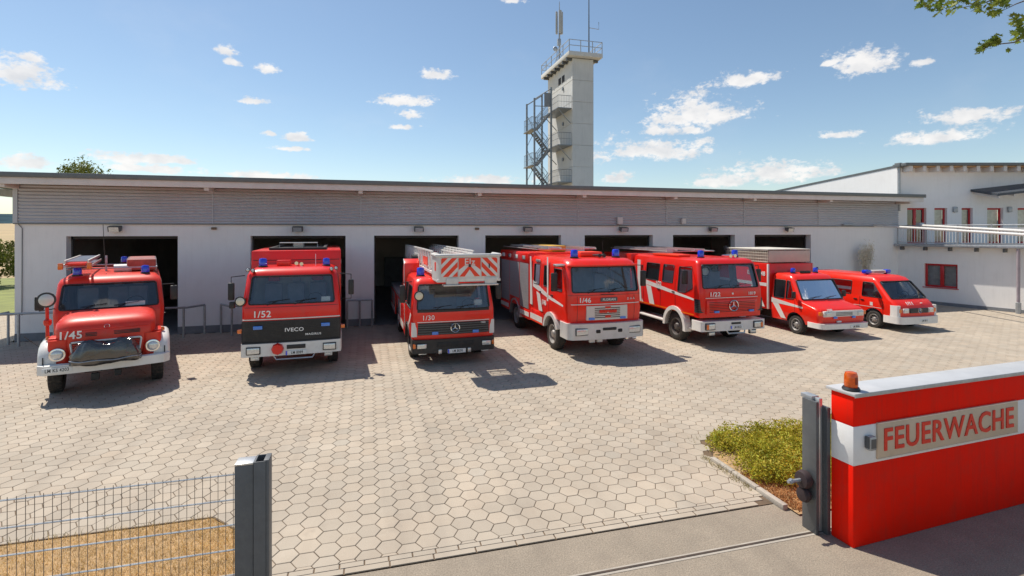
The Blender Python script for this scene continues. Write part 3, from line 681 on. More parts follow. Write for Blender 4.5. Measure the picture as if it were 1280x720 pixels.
# outside stair
_g = GALV; GALV = mat('stair_steel', (.24, .26, .28), .5, metal=.5, var=.15, scale=5)
st = thing('tower_stair', 'zigzag galvanised steel stair with landings on the side of the hose tower', 'stair', (TX, TY, 0))
def rail_seg(mb, p, q, h=1.05, n=5):
    p, q = Vector(p), Vector(q); up = Vector((0, 0, h)); mb.tube([p + up, q + up], .026, 5); mb.tube([p + up * .5, q + up * .5], .016, 5)
    for k in range(n + 1): c = p.lerp(q, k / n); mb.tube([c, c + up], .011, 4)
for k, z in enumerate((4.9, 8.1, 11.3, 14.5)):
    ld = obj('landing', MB().box(-1.3, -.02, .1, 4.2, z - .08, z, .01), GALV, st)
    m = MB(); rail_seg(m, (-1.25, .15, z), (-.05, .15, z), n=8); rail_seg(m, (-1.25, .15, z), (-1.25, 1.8, z), n=8); obj('landing_railing', m, GALV, ld)
    for yy in (.3, 3.8): obj('bracing', MB().tube([(-.05, yy, z - 1.3), (-1.2, yy, z - .12)], .04, 5), GALV, ld)
    obj('bulkhead_lamp', MB().lathe([(.0, 0), (.16, .02), (.16, .10), (0, .12)], 'x', (-.12, 2.2, z + 2.2), 10), GALV, ld)
def flight(x0, z0, x1, z1, y0, y1):
    f = obj('flight', MB().prism([(x0, z0 - .12), (x0, z0 + .12), (x1, z1 + .12), (x1, z1 - .12)], 'y', y0, y0 + .05).prism([(x0, z0 - .12), (x0, z0 + .12), (x1, z1 + .12), (x1, z1 - .12)], 'y', y1 - .05, y1), GALV, st)
    n = 9; tme = MB().box(-.13, .13, y0 + .055, y1 - .055, -.02, .02).mesh('tread'); tme.materials.append(GALV)
    for k in range(1, n): link('tread', tme, f).location = (x0 + (x1 - x0) * k / n, 0, z0 + (z1 - z0) * k / n)
    for yy in (y0, y1): m = MB(); rail_seg(m, (x0, yy, z0), (x1, yy, z1), n=10); obj('hand_rail', m, GALV, f)
for k, z in enumerate((6.5, 9.7, 12.9)):
    ld = obj('landing', MB().box(-3.15, -2.5, 1.9, 4.3, z - .08, z, .01), GALV, st)
    m = MB(); rail_seg(m, (-3.1, 1.95, z), (-2.55, 1.95, z), n=6); rail_seg(m, (-3.1, 1.95, z), (-3.1, 4.2, z), n=12); obj('landing_railing', m, GALV, ld)
    flight(-2.5, z, -1.2, z + 1.6, 2.0, 2.95); flight(-1.2, z - 1.6, -2.5, z, 3.1, 4.05)
for x, y in ((-2.85, 1.9), (-2.85, 4.2), (-1.35, 1.7), (-1.35, 4.25)): obj('post', MB().box(x - .07, x + .07, y - .07, y + .07, 0, 15.6 if x < -2 else 16.6), GALV, st)
obj('top_beam', MB().tube([(-2.85, 1.9, 15.5), (-1.35, 1.7, 16.5)], .05, 5).tube([(-2.85, 4.2, 15.5), (-1.35, 4.25, 16.5)], .05, 5).tube([(-2.85, 1.9, 14.9), (-1.35, 1.7, 14.9)], .04, 5), GALV, st)
for k in range(3): z = 5.2 + k * 3.2; obj('cross_brace', MB().tube([(-2.85, 4.2, z), (-1.35, 4.25, z + 3.0)], .025, 5).tube([(-1.35, 4.25, z), (-2.85, 4.2, z + 3.0)], .025, 5), GALV, st)
obj('stair_screen', MB().box(-2.0, -1.4, 1.68, 1.70, 14.9, 16.1), mat('mesh_screen', (.25, .26, .27), .6, metal=.4), st)
GALV = _g

# ================================================================ SIGN WALL, GATE POSTS, FENCE
sw = thing('sign_wall', 'red and white gate wall with a beige nameplate', 'wall', (5.62, -16.86, -.02), R(3.2))
WL, WT = 7.0, .30
obj('lower_band', MB().box(0, WL, 0, WT, 0, .99, .012), WALLRED, sw)
obj('middle_band', MB().box(0.001, WL, .001, WT - .001, .99, 1.46, .004), mat('white_wall_paint', (.80, .79, .78), .6, var=.04, bump=.1, bscale=60, dirt=(.6, .55, .5), dirt_amt=.2), sw)
obj('upper_band', MB().box(0, WL, 0, WT, 1.46, 1.83, .012), WALLRED, sw)
cop = obj('coping', MB().box(-.02, WL, -.03, WT + .06, 1.832, 1.868, .006), mat('light_coping', (.58, .58, .58), .4, metal=.3, var=.06), sw)
obj('coping_edge', MB().box(-.02, WL, -.040, -.031, 1.822, 1.870, .002), GALV, cop)
PLATE = mat('beige_sign_plate', (.60, .47, .34), .55, var=.08, scale=3, dirt=(.42, .36, .30), dirt_amt=.3)
sp = obj('nameplate', MB().box(.375, 3.06, -.024, -.001, 1.03, 1.475, .003), PLATE, sw)
obj('plate_edge', MB().box(.375, 3.06, -.028, -.0245, 1.462, 1.475).box(.375, 3.06, -.028, -.0245, 1.03, 1.040), ALU, sp)
SIGNRED = mat('sign_letter_red', (.74, .03, .01), .5, var=.08)
word = 'FEUERWACHE'
t = text('lettering', word, .36, SIGNRED, sp, (1.7175, -.030, 1.245), ext=.004, bold=.016)
wv = [v.co.x for v in t.data.vertices]; t.scale = ((2.48) / (max(wv) - min(wv)), .84 * .36 / .26 * .92, 1); t.location.x = 1.7175 - (max(wv) + min(wv)) / 2 * t.scale[0]
ks = obj('key_switch', MB().box(.19, .30, -.07, -.001, 1.17, 1.34, .015), GALV, sw); obj('switch_face', MB().box(.205, .285, -.074, -.0705, 1.2, 1.31).box(.175, .189, -.06, -.01, 1.2, 1.34), DGREY, ks)
bl = thing('amber_beacon', 'orange warning beacon standing on the end of the red gate wall', 'beacon', (5.72, -16.74, 1.850))
obj('beacon_base', MB().lathe([(.095, 0), (.10, .015), (.085, .04)], 'z', (0, 0, 0), 18), BLACK, bl)
AMBER = mat('amber_dome', (.86, .16, .01), .12, coat=.9, var=.2, scale=20, transl=.35)
obj('beacon_dome', MB().lathe([(.072, .04), (.078, .06), (.074, .18), (.062, .215), (.03, .225)], 'z', (0, 0, 0), 18), AMBER, bl)
obj('reflector', MB().box(-.02, .02, -.079, -.074, .08, .17, .004), mat('dark_amber', (.25, .03, .01), .3), bl)
gp_ = thing('gate_guide_posts', 'pair of steel guide posts for the sliding gate against the red wall', 'gate post', (5.50, -16.42, -.02))
obj('guide_post', MB().box(-.085, -.045, -.10, .12, 0, 1.67, .004).box(-.043, -.012, -.06, .12, 0, 1.66, .004), DGREY, gp_)
obj('gate_edge', MB().box(-.010, .045, -.07, .05, .02, 1.70, .006), ALU, gp_)
obj('guide_post', MB().box(.047, .10, -.14, .05, 0, 1.60, .004), DGREY, gp_)
obj('top_plate', MB().box(-.05, .06, .0, .18, 1.661, 1.712, .004), GALV, gp_)
obj('buffer', MB().lathe([(.02, -.06), (.10, -.05), (.115, 0), (.10, .05), (.02, .06)], 'x', (-.155, .02, .66), 16).lathe([(.02, -.05), (.085, -.04), (.10, 0), (.085, .04), (.02, .05)], 'x', (-.155, .02, .47), 16), mat('buffer_rubber', (.035, .02, .022), .7, var=.2), gp_)
obj('bolt', MB().tube([(-.21, .02, .66), (-.40, .02, .66)], .022, 8).tube([(-.34, .02, .66), (-.37, .02, .66)], .034, 6), GALV, gp_)
# closing post left of the driveway
fp = thing('closing_post', 'dark grey double steel closing post of the sliding gate beside the mesh fence', 'gate post', (-1.04, -16.47, -.02))
PG = mat('post_grey', (.12, .125, .13), .5, var=.12, scale=7, dirt=(.2, .2, .19), dirt_amt=.3)
obj('post', MB().box(-.145, .012, -.07, .09, 0, 1.665, .006), PG, fp)
obj('cap', MB().box(-.145, .012, -.07, .09, 1.666, 1.684, .004), ALU, fp)
obj('catch_channel', MB().box(.016, .118, -.08, -.07, 0, 1.69, .002).box(.10, .145, -.069, .09, 0, 1.695, .002).box(.016, .099, .08, .09, 0, 1.69).box(.016, .03, -.069, .079, 0, 1.69), PG, fp)
fn = thing('mesh_fence', 'galvanised double wire mesh fence in front of the dry lawn', 'fence', (-1.19, -16.47, 0))
vr = MB().tube([(0, 0, .0), (0, 0, 1.57)], .0026, 5).mesh('vertical_wire'); vr.materials.append(mat('weathered_wire', (.16, .13, .11), .6, metal=.3, var=.2))
for k in range(72): link('vertical_wire', vr, fn).location = (-.02 - k * .0635, 0, 0)
hr = MB().tube([(-4.6, -.0068, 0), (.0, -.0068, 0)], .0042, 6).tube([(-4.6, .0068, 0), (.0, .0068, 0)], .0042, 6).mesh('horizontal_wire'); hr.materials.append(GALV)
for k in range(7): link('horizontal_wire', hr, fn).location = (0, 0, 1.545 - k * .232)
obj('fence_post', MB().box(-3.62, -3.56, .012, .052, -.02, 1.6, .004), DGREY, fn)

# ================================================================ VEHICLES
def rring(hw, yf, yb, r, z, bow=0, nf=8, nc=5):
    pts = []; r = min(r, hw * .9, (yb - yf) * .45)
    for k in range(nf + 1): pts.append([-(hw - r) + 2 * (hw - r) * k / nf, yf])
    for k in range(1, nc + 1): a = -math.pi / 2 + math.pi / 2 * k / nc; pts.append([hw - r + r * math.cos(a), yf + r + r * math.sin(a)])
    rb = min(r, .05)
    for k in range(3): a = math.pi / 2 * k / 2; pts.append([hw - rb + rb * math.cos(a), yb - rb + rb * math.sin(a)])
    for k in range(3): a = math.pi / 2 + math.pi / 2 * k / 2; pts.append([-hw + rb + rb * math.cos(a), yb - rb + rb * math.sin(a)])
    for k in range(nc): a = math.pi + math.pi / 2 * k / nc; pts.append([-hw + r + r * math.cos(a), yf + r + r * math.sin(a)])
    for p in pts:
        if p[1] < yf + r + .001: p[1] -= bow * (1 - (p[0] / hw) ** 2)
    return [(p[0], p[1], z) for p in pts]
def ipol(levels, z, k):
    for a, b in zip(levels, levels[1:]):
        if a[0] <= z <= b[0]: t = (z - a[0]) / max(1e-6, b[0] - a[0]); return a[k] + (b[k] - a[k]) * t
    return levels[0][k] if z < levels[0][0] else levels[-1][k]
def rpoly(poly, r, n=3):
    out = []
    for i, p in enumerate(poly):
        p = Vector(p); a = (Vector(poly[i - 1]) - p); b = (Vector(poly[(i + 1) % len(poly)]) - p)
        rr = min(r, a.length * .4, b.length * .4); s = p + a.normalized() * rr; e = p + b.normalized() * rr
        for k in range(n + 1):
            t = k / n; out.append(tuple((1 - t) ** 2 * s + 2 * t * (1 - t) * p + t * t * e))
    return out
def circ(cy, cz, r, n=24): return [(cy + r * math.cos(2 * math.pi * k / n), cz + r * math.sin(2 * math.pi * k / n)) for k in range(n)]
def bool_cut(mb, m, cutters):
    me = mb.mesh('c'); me.materials.append(m); o = link('tmp', me); ts = []
    for cmb, cm, selfi in cutters:
        cme = cmb.mesh('k', 0); cme.materials.append(cm); c = link('tmpc', cme); ts.append(c)
        md = o.modifiers.new('b', 'BOOLEAN'); md.operation = 'DIFFERENCE'; md.solver = 'EXACT'; md.object = c; md.use_self = selfi
        try: md.material_mode = 'TRANSFER'
        except Exception: pass
    dg = bpy.context.evaluated_depsgraph_get(); dg.update(); out = bpy.data.meshes.new_from_object(o.evaluated_get(dg))
    for c in [o] + ts: bpy.data.objects.remove(c)
    out.polygons.foreach_set('use_smooth', [True] * len(out.polygons)); out.set_sharp_from_angle(angle=R(38)); return out
class Veh:
    def __init__(s, name, label, cat, x, yrel, rot, hw):
        s.root = thing(name, label, cat, (x, yrel - 21.8, 0), R(rot)); s.hw = hw
    def p(s, name, mb, m, parent=None, smooth=35): return obj(name, mb, m, parent or s.root, smooth)
    def b(s, name, m, x0, x1, y0, y1, z0, z1, bev=.012, parent=None): return obj(name, MB().box(x0, x1, y0, y1, z0, z1, bev), m, parent or s.root)
    def cab(s, levels, bow, m, front=None, sides=(), arches=(), name='cab', cavity=True, split=False, seats=(-.5, .5), seat_y=1.0, floor=None, steer=-1, gl=None, wall=.055):
        s.levels, s.bow = levels, bow
        mb = MB().loft([rring(l[1], l[2], l[3], l[4], l[0], bow) for l in levels])
        cut = []
        z0 = levels[0][0] + .12 if floor is None else floor
        if cavity:
            il = [l for l in levels if l[0] > z0 + .05 and l[0] < levels[-1][0] - .05]
            f = lambda z: (ipol(levels, z, 1) - wall, ipol(levels, z, 2) + wall, ipol(levels, z, 3) - wall, max(.03, ipol(levels, z, 4) - wall))
            zs = [z0] + [l[0] for l in il] + [levels[-1][0] - .07]
            cut.append((MB().loft([rring(*f(z), z, bow) for z in zs]), DASH, False))
        cm = MB()
        if front:
            wb, wt, za, zb_ = front
            y0 = min(l[2] for l in levels) - .4; y1 = ipol(levels, zb_, 2) + .13
            # slanted prism through the front skin only
            P = rpoly([(-wb, za), (wb, za), (wt, zb_), (-wt, zb_)], .07); n = len(P)
            fa = lambda q: s.fy(q[0], q[1])
            vs = [(q[0], fa(q) - .12, q[1]) for q in P] + [(q[0], fa(q) + .16, q[1]) for q in P]
            cm.add(vs, [tuple(range(n))[::-1], tuple(range(n, 2 * n))] + [(i, (i + 1) % n, n + (i + 1) % n, n + i) for i in range(n)])
        for poly in sides:
            for sg in (-1, 1):
                hx = max(l[1] for l in levels); cm.prism(rpoly(poly, .05), 'x', sg * (hx - .28), sg * (hx + .1))
        if cm.v: cut.append((cm, BLACK, True))
        if arches:
            am = MB()
            for cy, cz, r in arches:
                for sg in (-1, 1): am.prism(circ(cy, cz, r), 'x', sg * (s.hw - .42), sg * (s.hw + .2))
            cut.append((am, CHASSIS, True))
        me = bool_cut(mb, m, cut); me.name = name; c = link(name, me, s.root); s.body = c
        gl = gl or GLASS
        if front:
            wb, wt, za, zb_ = front; nx, nz = 8, 3; vs = []
            for j in range(nz + 1):
                z = za - .02 + (zb_ - za + .04) * j / nz; w = wb + (wt - wb) * j / nz + .02
                for i in range(nx + 1): x = -w + 2 * w * i / nx; vs.append((x, s.fy(x, z) + .022, z))
            g = s.p('windscreen', MB().add(vs, [(j * (nx + 1) + i, j * (nx + 1) + i + 1, (j + 1) * (nx + 1) + i + 1, (j + 1) * (nx + 1) + i) for j in range(nz) for i in range(nx)]), gl, smooth=60)
            P = rpoly([(-wb, za), (wb, za), (wt, zb_), (-wt, zb_)], .07, 4)
            # resample long edges so the seal follows the bowed glass
            Q = []
            for i, a in enumerate(P):
                b = P[(i + 1) % len(P)]; k = max(1, int(math.dist(a, b) / .2))
                Q += [(a[0] + (b[0] - a[0]) * q / k, a[1] + (b[1] - a[1]) * q / k) for q in range(k)]
            s.p('window_seal', MB().tube([(q[0], s.fy(*q) - .002, q[1]) for q in Q], .02, 6, closed=True), BLACK, g)
            if split: s.p('centre_bar', MB().box(-.025, .025, s.fy(0, za) - .0, s.fy(0, za) + .03, za, zb_), BLACK, g)
            for xo in (-.62, .05):
                s.p('wiper', MB().tube([(xo, s.fy(xo, za) - .02, za - .03), (xo + .30, s.fy(xo + .3, za + .10) - .025, za + .10)], .009, 5).tube([(xo + .02, s.fy(xo, za + .05) - .03, za + .06), (xo + .55, s.fy(xo + .5, za + .1) - .03, za + .12)], .008, 5), BLACK, g)
        for k, poly in enumerate(sides):
            for sg in (-1, 1):
                vs = []
                for y, z in poly:
                    cy = sum(q[0] for q in poly) / len(poly); cz = sum(q[1] for q in poly) / len(poly)
                    y2, z2 = cy + (y - cy) * 1.04, cz + (z - cz) * 1.04
                    vs.append((sg * (ipol(levels, z2, 1) - .02), y2, z2))
                g = s.p('side_window', MB().add(vs, [tuple(range(len(vs)))]), SIDEGLASS, smooth=0)
                Q = rpoly(poly, .05); s.p('window_seal', MB().tube([(sg * (ipol(levels, z, 1) + .001), y, z) for y, z in Q], .014, 5, closed=True), BLACK, g)
        if cavity and front:
            za = front[2]; zf = z0 + .01
            s.p('dashboard', MB().box(-s.hw + .12, s.hw - .12, s.fy(0, za) + .12, s.fy(0, za) + .5, zf + .2, za - .04, .05), DASH)
            for sx_ in seats:
                y = seat_y
                s.p('seat', MB().box(sx_ - .24, sx_ + .24, y, y + .5, zf + .25, za - .12, .05).box(sx_ - .23, sx_ + .23, y + .42, y + .56, za - .2, za + .42, .05).box(sx_ - .12, sx_ + .12, y + .43, y + .53, za + .44, za + .62, .04), SEAT)
            ring = [(s.hw * .45 + .20 * math.cos(a), s.fy(0, za) + .55 + .06 * math.sin(a), za + .04 + .16 * math.sin(a)) for a in [k * math.pi / 8 for k in range(16)]]
            s.p('steering_wheel', MB().tube(ring, .016, 5, closed=True).tube([(s.hw * .45, s.fy(0, za) + .5, za - .05), (s.hw * .45, s.fy(0, za) + .56, za + .04)], .03, 6), BLACK)
        return c
    def fy(s, x, z): return ipol(s.levels, z, 2) - s.bow * (1 - min(1, abs(x) / ipol(s.levels, z, 1)) ** 2)
    def wheel(s, x, y, r, w=.27, rim=None):
        rim = rim or RIM; key = (round(r, 3), rim.name)
        if key not in WHEELS:
            t = MB().lathe([(r * .60, -w * .42), (r * .66, -w * .5), (r * .90, -w * .5), (r * .97, -w * .42), (r, -w * .30), (r, w * .30), (r * .97, w * .42), (r * .9, w * .5), (r * .62, w * .5), (r * .5, w * .4)], 'x', (0, 0, 0), 32, cap=False)
            for k in range(32):       # tread lugs
                a = 2 * math.pi * k / 32; M = Matrix.Rotation(a, 4, 'X')
                t.box(-w * .44, -w * .05, -.018, .018, r * .985, r * 1.012, mat=M); t.box(w * .05, w * .44, .01, .046, r * .985, r * 1.012, mat=M)
            tm = t.mesh('wheel'); tm.materials.append(RUBBER)
            m = MB().lathe([(r * .64, -w * .46), (r * .60, -w * .50), (r * .56, -w * .44), (r * .54, -w * .18), (r * .40, -w * .10), (r * .33, -w * .22), (r * .26, -w * .30), (r * .20, -w * .46), (r * .10, -w * .50), (.001, -w * .50)], 'x', (0, 0, 0), 28, cap=False)
            for k in range(8):
                a = 2 * math.pi * k / 8; m.lathe([(.022, -.03), (.018, .02)], 'x', (-w * .22, r * .33 * math.cos(a), r * .33 * math.sin(a)), 6)
            for k in range(10): a = 2 * math.pi * (k + .5) / 10; m.lathe([(.035, -.012), (.035, .0)], 'x', (-w * .135, r * .47 * math.cos(a), r * .47 * math.sin(a)), 8, mi=1)
            rm = m.mesh('rim'); rm.materials.append(rim); rm.materials.append(BLACK)
            WHEELS[key] = (tm, rm)
        tm, rm = WHEELS[key]
        for sg in (-1, 1):
            o = link('wheel', tm, s.root); o.location = (sg * x, y, r * .985); o.rotation_euler = (0, 0, 0 if sg < 0 else math.pi)
            link('rim', rm, o)
        s.b('axle', CHASSIS, -x, x, y - .07, y + .07, r - .09, r + .09, .02)
    def beacon(s, x, y, z, r=.085, h=.2):
        o = s.p('beacon_base', MB().lathe([(r * 1.15, 0), (r * 1.15, .05), (r * .9, .06)], 'z', (x, y, z), 14), BLACK)
        s.p('blue_beacon', MB().lathe([(r, .06), (r * 1.02, .09), (r * .98, h), (r * .8, h + .03), (r * .3, h + .04)], 'z', (x, y, z), 16), BLUE, o)
    def mirror(s, x, y, z, w=.16, h=.38, arm=None):
        m = s.p('mirror', MB().box(x - w / 2, x + w / 2, y - .05, y + .05, z - h / 2, z + h / 2, .03), BLACK)
        if arm: s.p('mirror_arm', MB().tube(arm, .014, 6), BLACK, m)
        s.p('mirror_glass', MB().box(x - w * .4, x + w * .4, y + .051, y + .053, z - h * .42, z + h * .42), CHROME, m)
    def lamp(s, x, y, z, w, h, frame=BLACK, lens=LENS, d=.04, name='headlight'):
        o = s.p(name, MB().box(x - w / 2, x + w / 2, y - d * .6, y + .06, z - h / 2, z + h / 2, .012), frame)
        s.p('lens', MB().box(x - w / 2 + .022, x + w / 2 - .022, y - d, y, z - h / 2 + .022, z + h / 2 - .022, .012), lens, o); return o
    def round_lamp(s, x, y, z, r, rim=CHROME, lens=LENS, name='headlight'):
        o = s.p(name, MB().lathe([(r * .4, .12), (r * .95, .06), (r * 1.08, .0), (r * 1.08, -.03), (r * .92, -.035)], 'y', (x, y, z), 20), rim)
        s.p('lens', MB().lathe([(r * .93, -.025), (r * .7, -.05), (r * .3, -.062), (.002, -.065)], 'y', (x, y, z), 20), lens, o); return o
    def plate(s, x, y, z, txt, w=.50, h=.11, blue=True, rot=0):
        o = s.b('number_plate', mat('plate_white', (.75, .76, .74), .45, var=.04), x - w / 2, x + w / 2, y - .012, y, z - h / 2, z + h / 2, .004)
        if blue: s.p('plate_band', MB().box(x - w / 2 + .004, x - w / 2 + .045, y - .0145, y - .0122, z - h / 2 + .004, z + h / 2 - .004), BLUE, o)
        text('plate_text', txt, .105, BLACK, o, (x + (.022 if blue else 0), y - .014, z), ext=.001, bold=.012, sx=.74)
    def stripe(s, poly, m=None, both=True, off=.003):
        for sg in ((-1, 1) if both else (-1,)):
            s.p('stripe', MB().prism(poly, 'x', sg * (s.hw + .0005), sg * (s.hw + off)), m or FILM, smooth=0)
    def star(s, x, y, z, r, parent=None):
        m = MB().tube([(x + r * math.cos(a), y, z + r * math.sin(a)) for a in [k * math.pi / 10 for k in range(20)]], r * .10, 6, closed=True)
        for k in range(3):
            a = math.pi / 2 + k * 2 * math.pi / 3; c, q = math.cos(a), math.sin(a); e = .18 * r
            m.add([(x - q * e, y, z + c * e), (x + q * e, y, z - c * e), (x + c * r, y - .004, z + q * r), (x, y - .02, z)], [(0, 1, 3), (0, 3, 2), (3, 1, 2)])
        s.p('badge', m, CHROME, parent)
WHEELS = {}
def ladder(mb, x, y0, y1, z, w, nr, r=.022):
    for sx in (-1, 1): mb.box(x + sx * w / 2 - .018, x + sx * w / 2 + .018, y0, y1, z - .035, z + .035)
    for k in range(nr): y = y0 + (y1 - y0) * (k + .5) / nr; mb.tube([(x - w / 2, y, z), (x + w / 2, y, z)], .016, 5)
    return mb

# ---------------- 1/45: bonneted engine
def truck_bonnet():
    v = Veh('fire_engine', 'old bonneted red fire engine marked 1/45 with black tarpaulin over its nose winch', 'fire engine', -5.86, 14.12, 19.5, 1.14); P = v.p
    v.b('chassis', CHASSIS, -.42, .42, .25, 6.3, .52, .86)
    v.wheel(.98, 1.05, .49, .26, RIM_RED); v.wheel(.98, 4.6, .49, .30, RIM_RED)
    # bonnet
    bl = [(.90, .84, .22, 1.9, .10), (1.20, .90, .18, 1.9, .16), (1.54, .95, .18, 1.9, .20), (1.67, .94, .24, 1.9, .24), (1.755, .88, .36, 1.9, .30), (1.805, .78, .55, 1.9, .32), (1.83, .60, .85, 1.9, .32)]
    hood = P('bonnet', MB().loft([rring(l[1], l[2], l[3], l[4], l[0], .07) for l in bl]), RED_OLD)
    v.levels, v.bow = bl, .07
    P('bonnet_edge', MB().tube([(x, v.fy(x, 1.52) - .004, 1.52 + .02 * (1 - (x / .85) ** 2)) for x in [-.8 + .1 * k for k in range(17)]], .012, 5), RED_OLD, hood)
    for sx in (-1, 1):
        for k in range(3): P('vent_slot', MB().box(sx * .13 - .05 * (sx < 0), sx * .13 + sx * (.26 if sx < 0 else .5), v.fy(.4, 1.40) - .018, v.fy(.4, 1.40) + .05, 1.385 + k * .032, 1.402 + k * .032), BLACK, hood)
    v.star(0, v.fy(0, 1.58) - .01, 1.58, .05, hood)
    gz = [(-.60, .86), (.60, .86), (.66, 1.27), (-.66, 1.27)]
    g = P('grille', MB().prism(gz, 'y', .10, .17), mat('dark_red_grille', (.16, .012, .01), .5), None)
    for k in range(8): P('grille_bar', MB().box(-.62, .62, .085, .10, .90 + k * .043, .918 + k * .043), RED_OLD, g)
    P('grille_rim', MB().tube([(x, .095, z) for x, z in rpoly(gz, .05)], .022, 6, closed=True), FILM, g)
    # nose panels between grille and wings with the round lamps
    for sx in (-1, 1):
        P('nose_panel', MB().loft([rring(.20, .16, .9, .12, z) for z in (.74, 1.1, 1.34)]).box(-.2, .2, .3, .9, 1.34, 1.38, .03), RED_OLD).location = (sx * .86, -.03, 0)
        v.round_lamp(sx * .88, .10, 1.03, .135)
        # white wing over the wheel, rounded outwards and down to the bumper
        rings = []
        for y, z, ny, nz in ((.10, .74, -1, 0), (.10, .92, -1, .15), (.17, 1.10, -.8, .6), (.34, 1.24, -.4, .9), (.62, 1.31, -.1, 1), (1.05, 1.33, 0, 1), (1.40, 1.28, .3, .95), (1.62, 1.10, .8, .6), (1.70, .85, 1, .1), (1.72, .66, 1, 0)):
            rings.append([(sx * .90, y, z), (sx * 1.08, y, z), (sx * 1.17, y - ny * .02, z - nz * .02), (sx * 1.225, y - ny * .08, z - nz * .08), (sx * 1.235, y - ny * .17, z - nz * .17), (sx * 1.215, y - ny * .17, z - nz * .17), (sx * 1.15, y - ny * .07, z - nz * .07), (sx * .90, y - ny * .05, z - nz * .05)])
        wing_ = P('wing', MB().loft(rings), WHITE, smooth=50)
        P('wing_strap', MB().tube([(sx * 1.12, .09, 1.0), (sx * 1.12, .08, .80)], .012, 5), BLACK, wing_)
        v.p('indicator', MB().lathe([(.05, 0), (.05, .05), (.03, .08)], 'z', (sx * 1.08, .55, 1.31), 10), ORANGE)
    # bumper
    bp = P('bumper', MB().loft([[(x, y + d, z) for (d, z) in ((0, .62), (0, .82), (.10, .84), (.10, .60))] for x, y in ((-1.24, .42), (-1.22, .10), (-1.10, -.04), (-.6, -.10), (0, -.12), (.6, -.10), (1.10, -.04), (1.22, .10), (1.24, .42))]), WHITE)
    pl = v.plate(-.86, -.095, .725, 'LM KS 4203', .52, .12, False)
    # winch with tied tarpaulin
    rr = random.Random(2); rings = []
    for j, (z, sx, sy) in enumerate(((.80, .64, .22), (.84, .66, .27), (.98, .64, .29), (1.12, .58, .28), (1.25, .51, .26), (1.28, .48, .24), (1.25, .42, .20), (1.17, .36, .15), (1.15, .15, .05))):
        rings.append([(sx * math.cos(a) * (1 + .03 * math.sin(11 * a + j * .3) + rr.uniform(-.02, .02)), -.14 + sy * math.sin(a) * (1 + .05 * math.sin(13 * a) + rr.uniform(-.04, .04)), z + (.03 if j > 3 else .012) * math.sin(4 * a + j * .9) + rr.uniform(-.01, .01)) for a in [2 * math.pi * k / 44 for k in range(44)]])
    P('tarpaulin', MB().loft(rings), TARP, smooth=60)
    P('tarp_cord', MB().tube([(.655 * math.cos(a), -.14 + .30 * math.sin(a), .90 + .012 * math.sin(6 * a)) for a in [k * math.pi / 16 for k in range(32)]], .012, 5, closed=True), GALV)
    P('tow_hook', MB().box(-.28, -.12, -.10, .02, .40, .56, .02), CHASSIS); P('tow_hook', MB().box(.15, .28, -.08, .05, .44, .58, .02), CHASSIS)
    # cab
    lv = [(.95, 1.10, 1.62, 6.2, .10), (1.70, 1.14, 1.60, 6.2, .12), (1.80, 1.14, 1.62, 6.2, .14), (2.46, 1.08, 1.86, 6.2, .16), (2.56, 1.04, 1.94, 6.18, .2), (2.63, .94, 2.10, 6.1, .25), (2.66, .7, 2.4, 5.9, .25)]
    v.cab(lv, .06, RED_OLD, (1.02, .96, 1.84, 2.45), [[(1.95, 1.84), (2.85, 1.84), (2.85, 2.40), (2.12, 2.40)], [(3.05, 1.84), (3.75, 1.84), (3.75, 2.40), (3.05, 2.40)]], seats=(-.55, .1, .55), seat_y=2.55, arches=[(4.6, .49, .62)])
    P('white_card', MB().box(.30, .72, v.fy(.5, 1.92) + .06, v.fy(.5, 1.92) + .07, 1.85, 1.96), LETTER)
    for sx in (-1, 1):
        P('step', MB().box(sx * .9, sx * 1.16, 1.7, 4.0, .50, .56, .01), ALU)
        v.stripe([(1.75, .98), (4.0, .98), (4.0, 1.06), (1.75, 1.06)], RED_OLD)
    P('door_handle', MB().tube([(1.15, 2.6, 1.5), (1.17, 2.6, 1.5), (1.17, 2.45, 1.5)], .012, 5), CHROME)
    v.beacon(-.72, 2.25, 2.62, .095, .21); v.beacon(.72, 2.25, 2.62, .095, .21); v.beacon(.15, 5.7, 2.75, .09)
    # roof: ladder rack and hose box
    lad = ladder(ladder(MB(), -.72, 1.75, 5.6, 2.90, .56, 14), -.70, 1.85, 5.6, 3.03, .46, 14)
    P('roof_ladder', lad, ALU); P('ladder_sleeve', MB().box(-.92, -.52, 1.80, 3.0, 2.94, 2.985), RED)
    for x in (-1.0, -.44): P('ladder_end', MB().box(x - .05, x + .05, 1.68, 1.82, 2.84, 3.0, .02), ORANGE)
    P('roof_rail', MB().tube([(-.95, 2.5, 2.80), (.98, 2.5, 2.80)], .02, 6).tube([(-.95, 3.6, 2.84), (.98, 3.6, 2.84)], .02, 6).tube([(.98, 2.5, 2.80), (.98, 6.0, 2.84)], .02, 6).tube([(-.2, 3.6, 2.6), (-.2, 3.6, 3.1)], .03, 6), GALV)
    P('hose_box', MB().box(.30, .97, 2.9, 5.2, 2.69, 3.0, .03), mat('faded_canvas_red', (.45, .10, .07), .8, var=.3, scale=5), None)
    for k in range(4): P('hose_strap', MB().box(.29, .98, 2.94 + k * .55, 3.0 + k * .55, 2.69, 3.01), FILM)
    P('hose_roll', MB().lathe([(.05, -.2), (.11, -.2), (.11, .2), (.05, .2)], 'x', (.2, 3.0, 2.76), 12), FILM)
    P('whip_aerial', MB().tube([(-.25, 4.2, 2.5), (-.3, 4.1, 4.0)], .008, 5), BLACK); P('roof_knob', MB().tube([(-.12, 2.35, 2.5), (-.13, 2.3, 2.68)], .006, 5), BLACK)
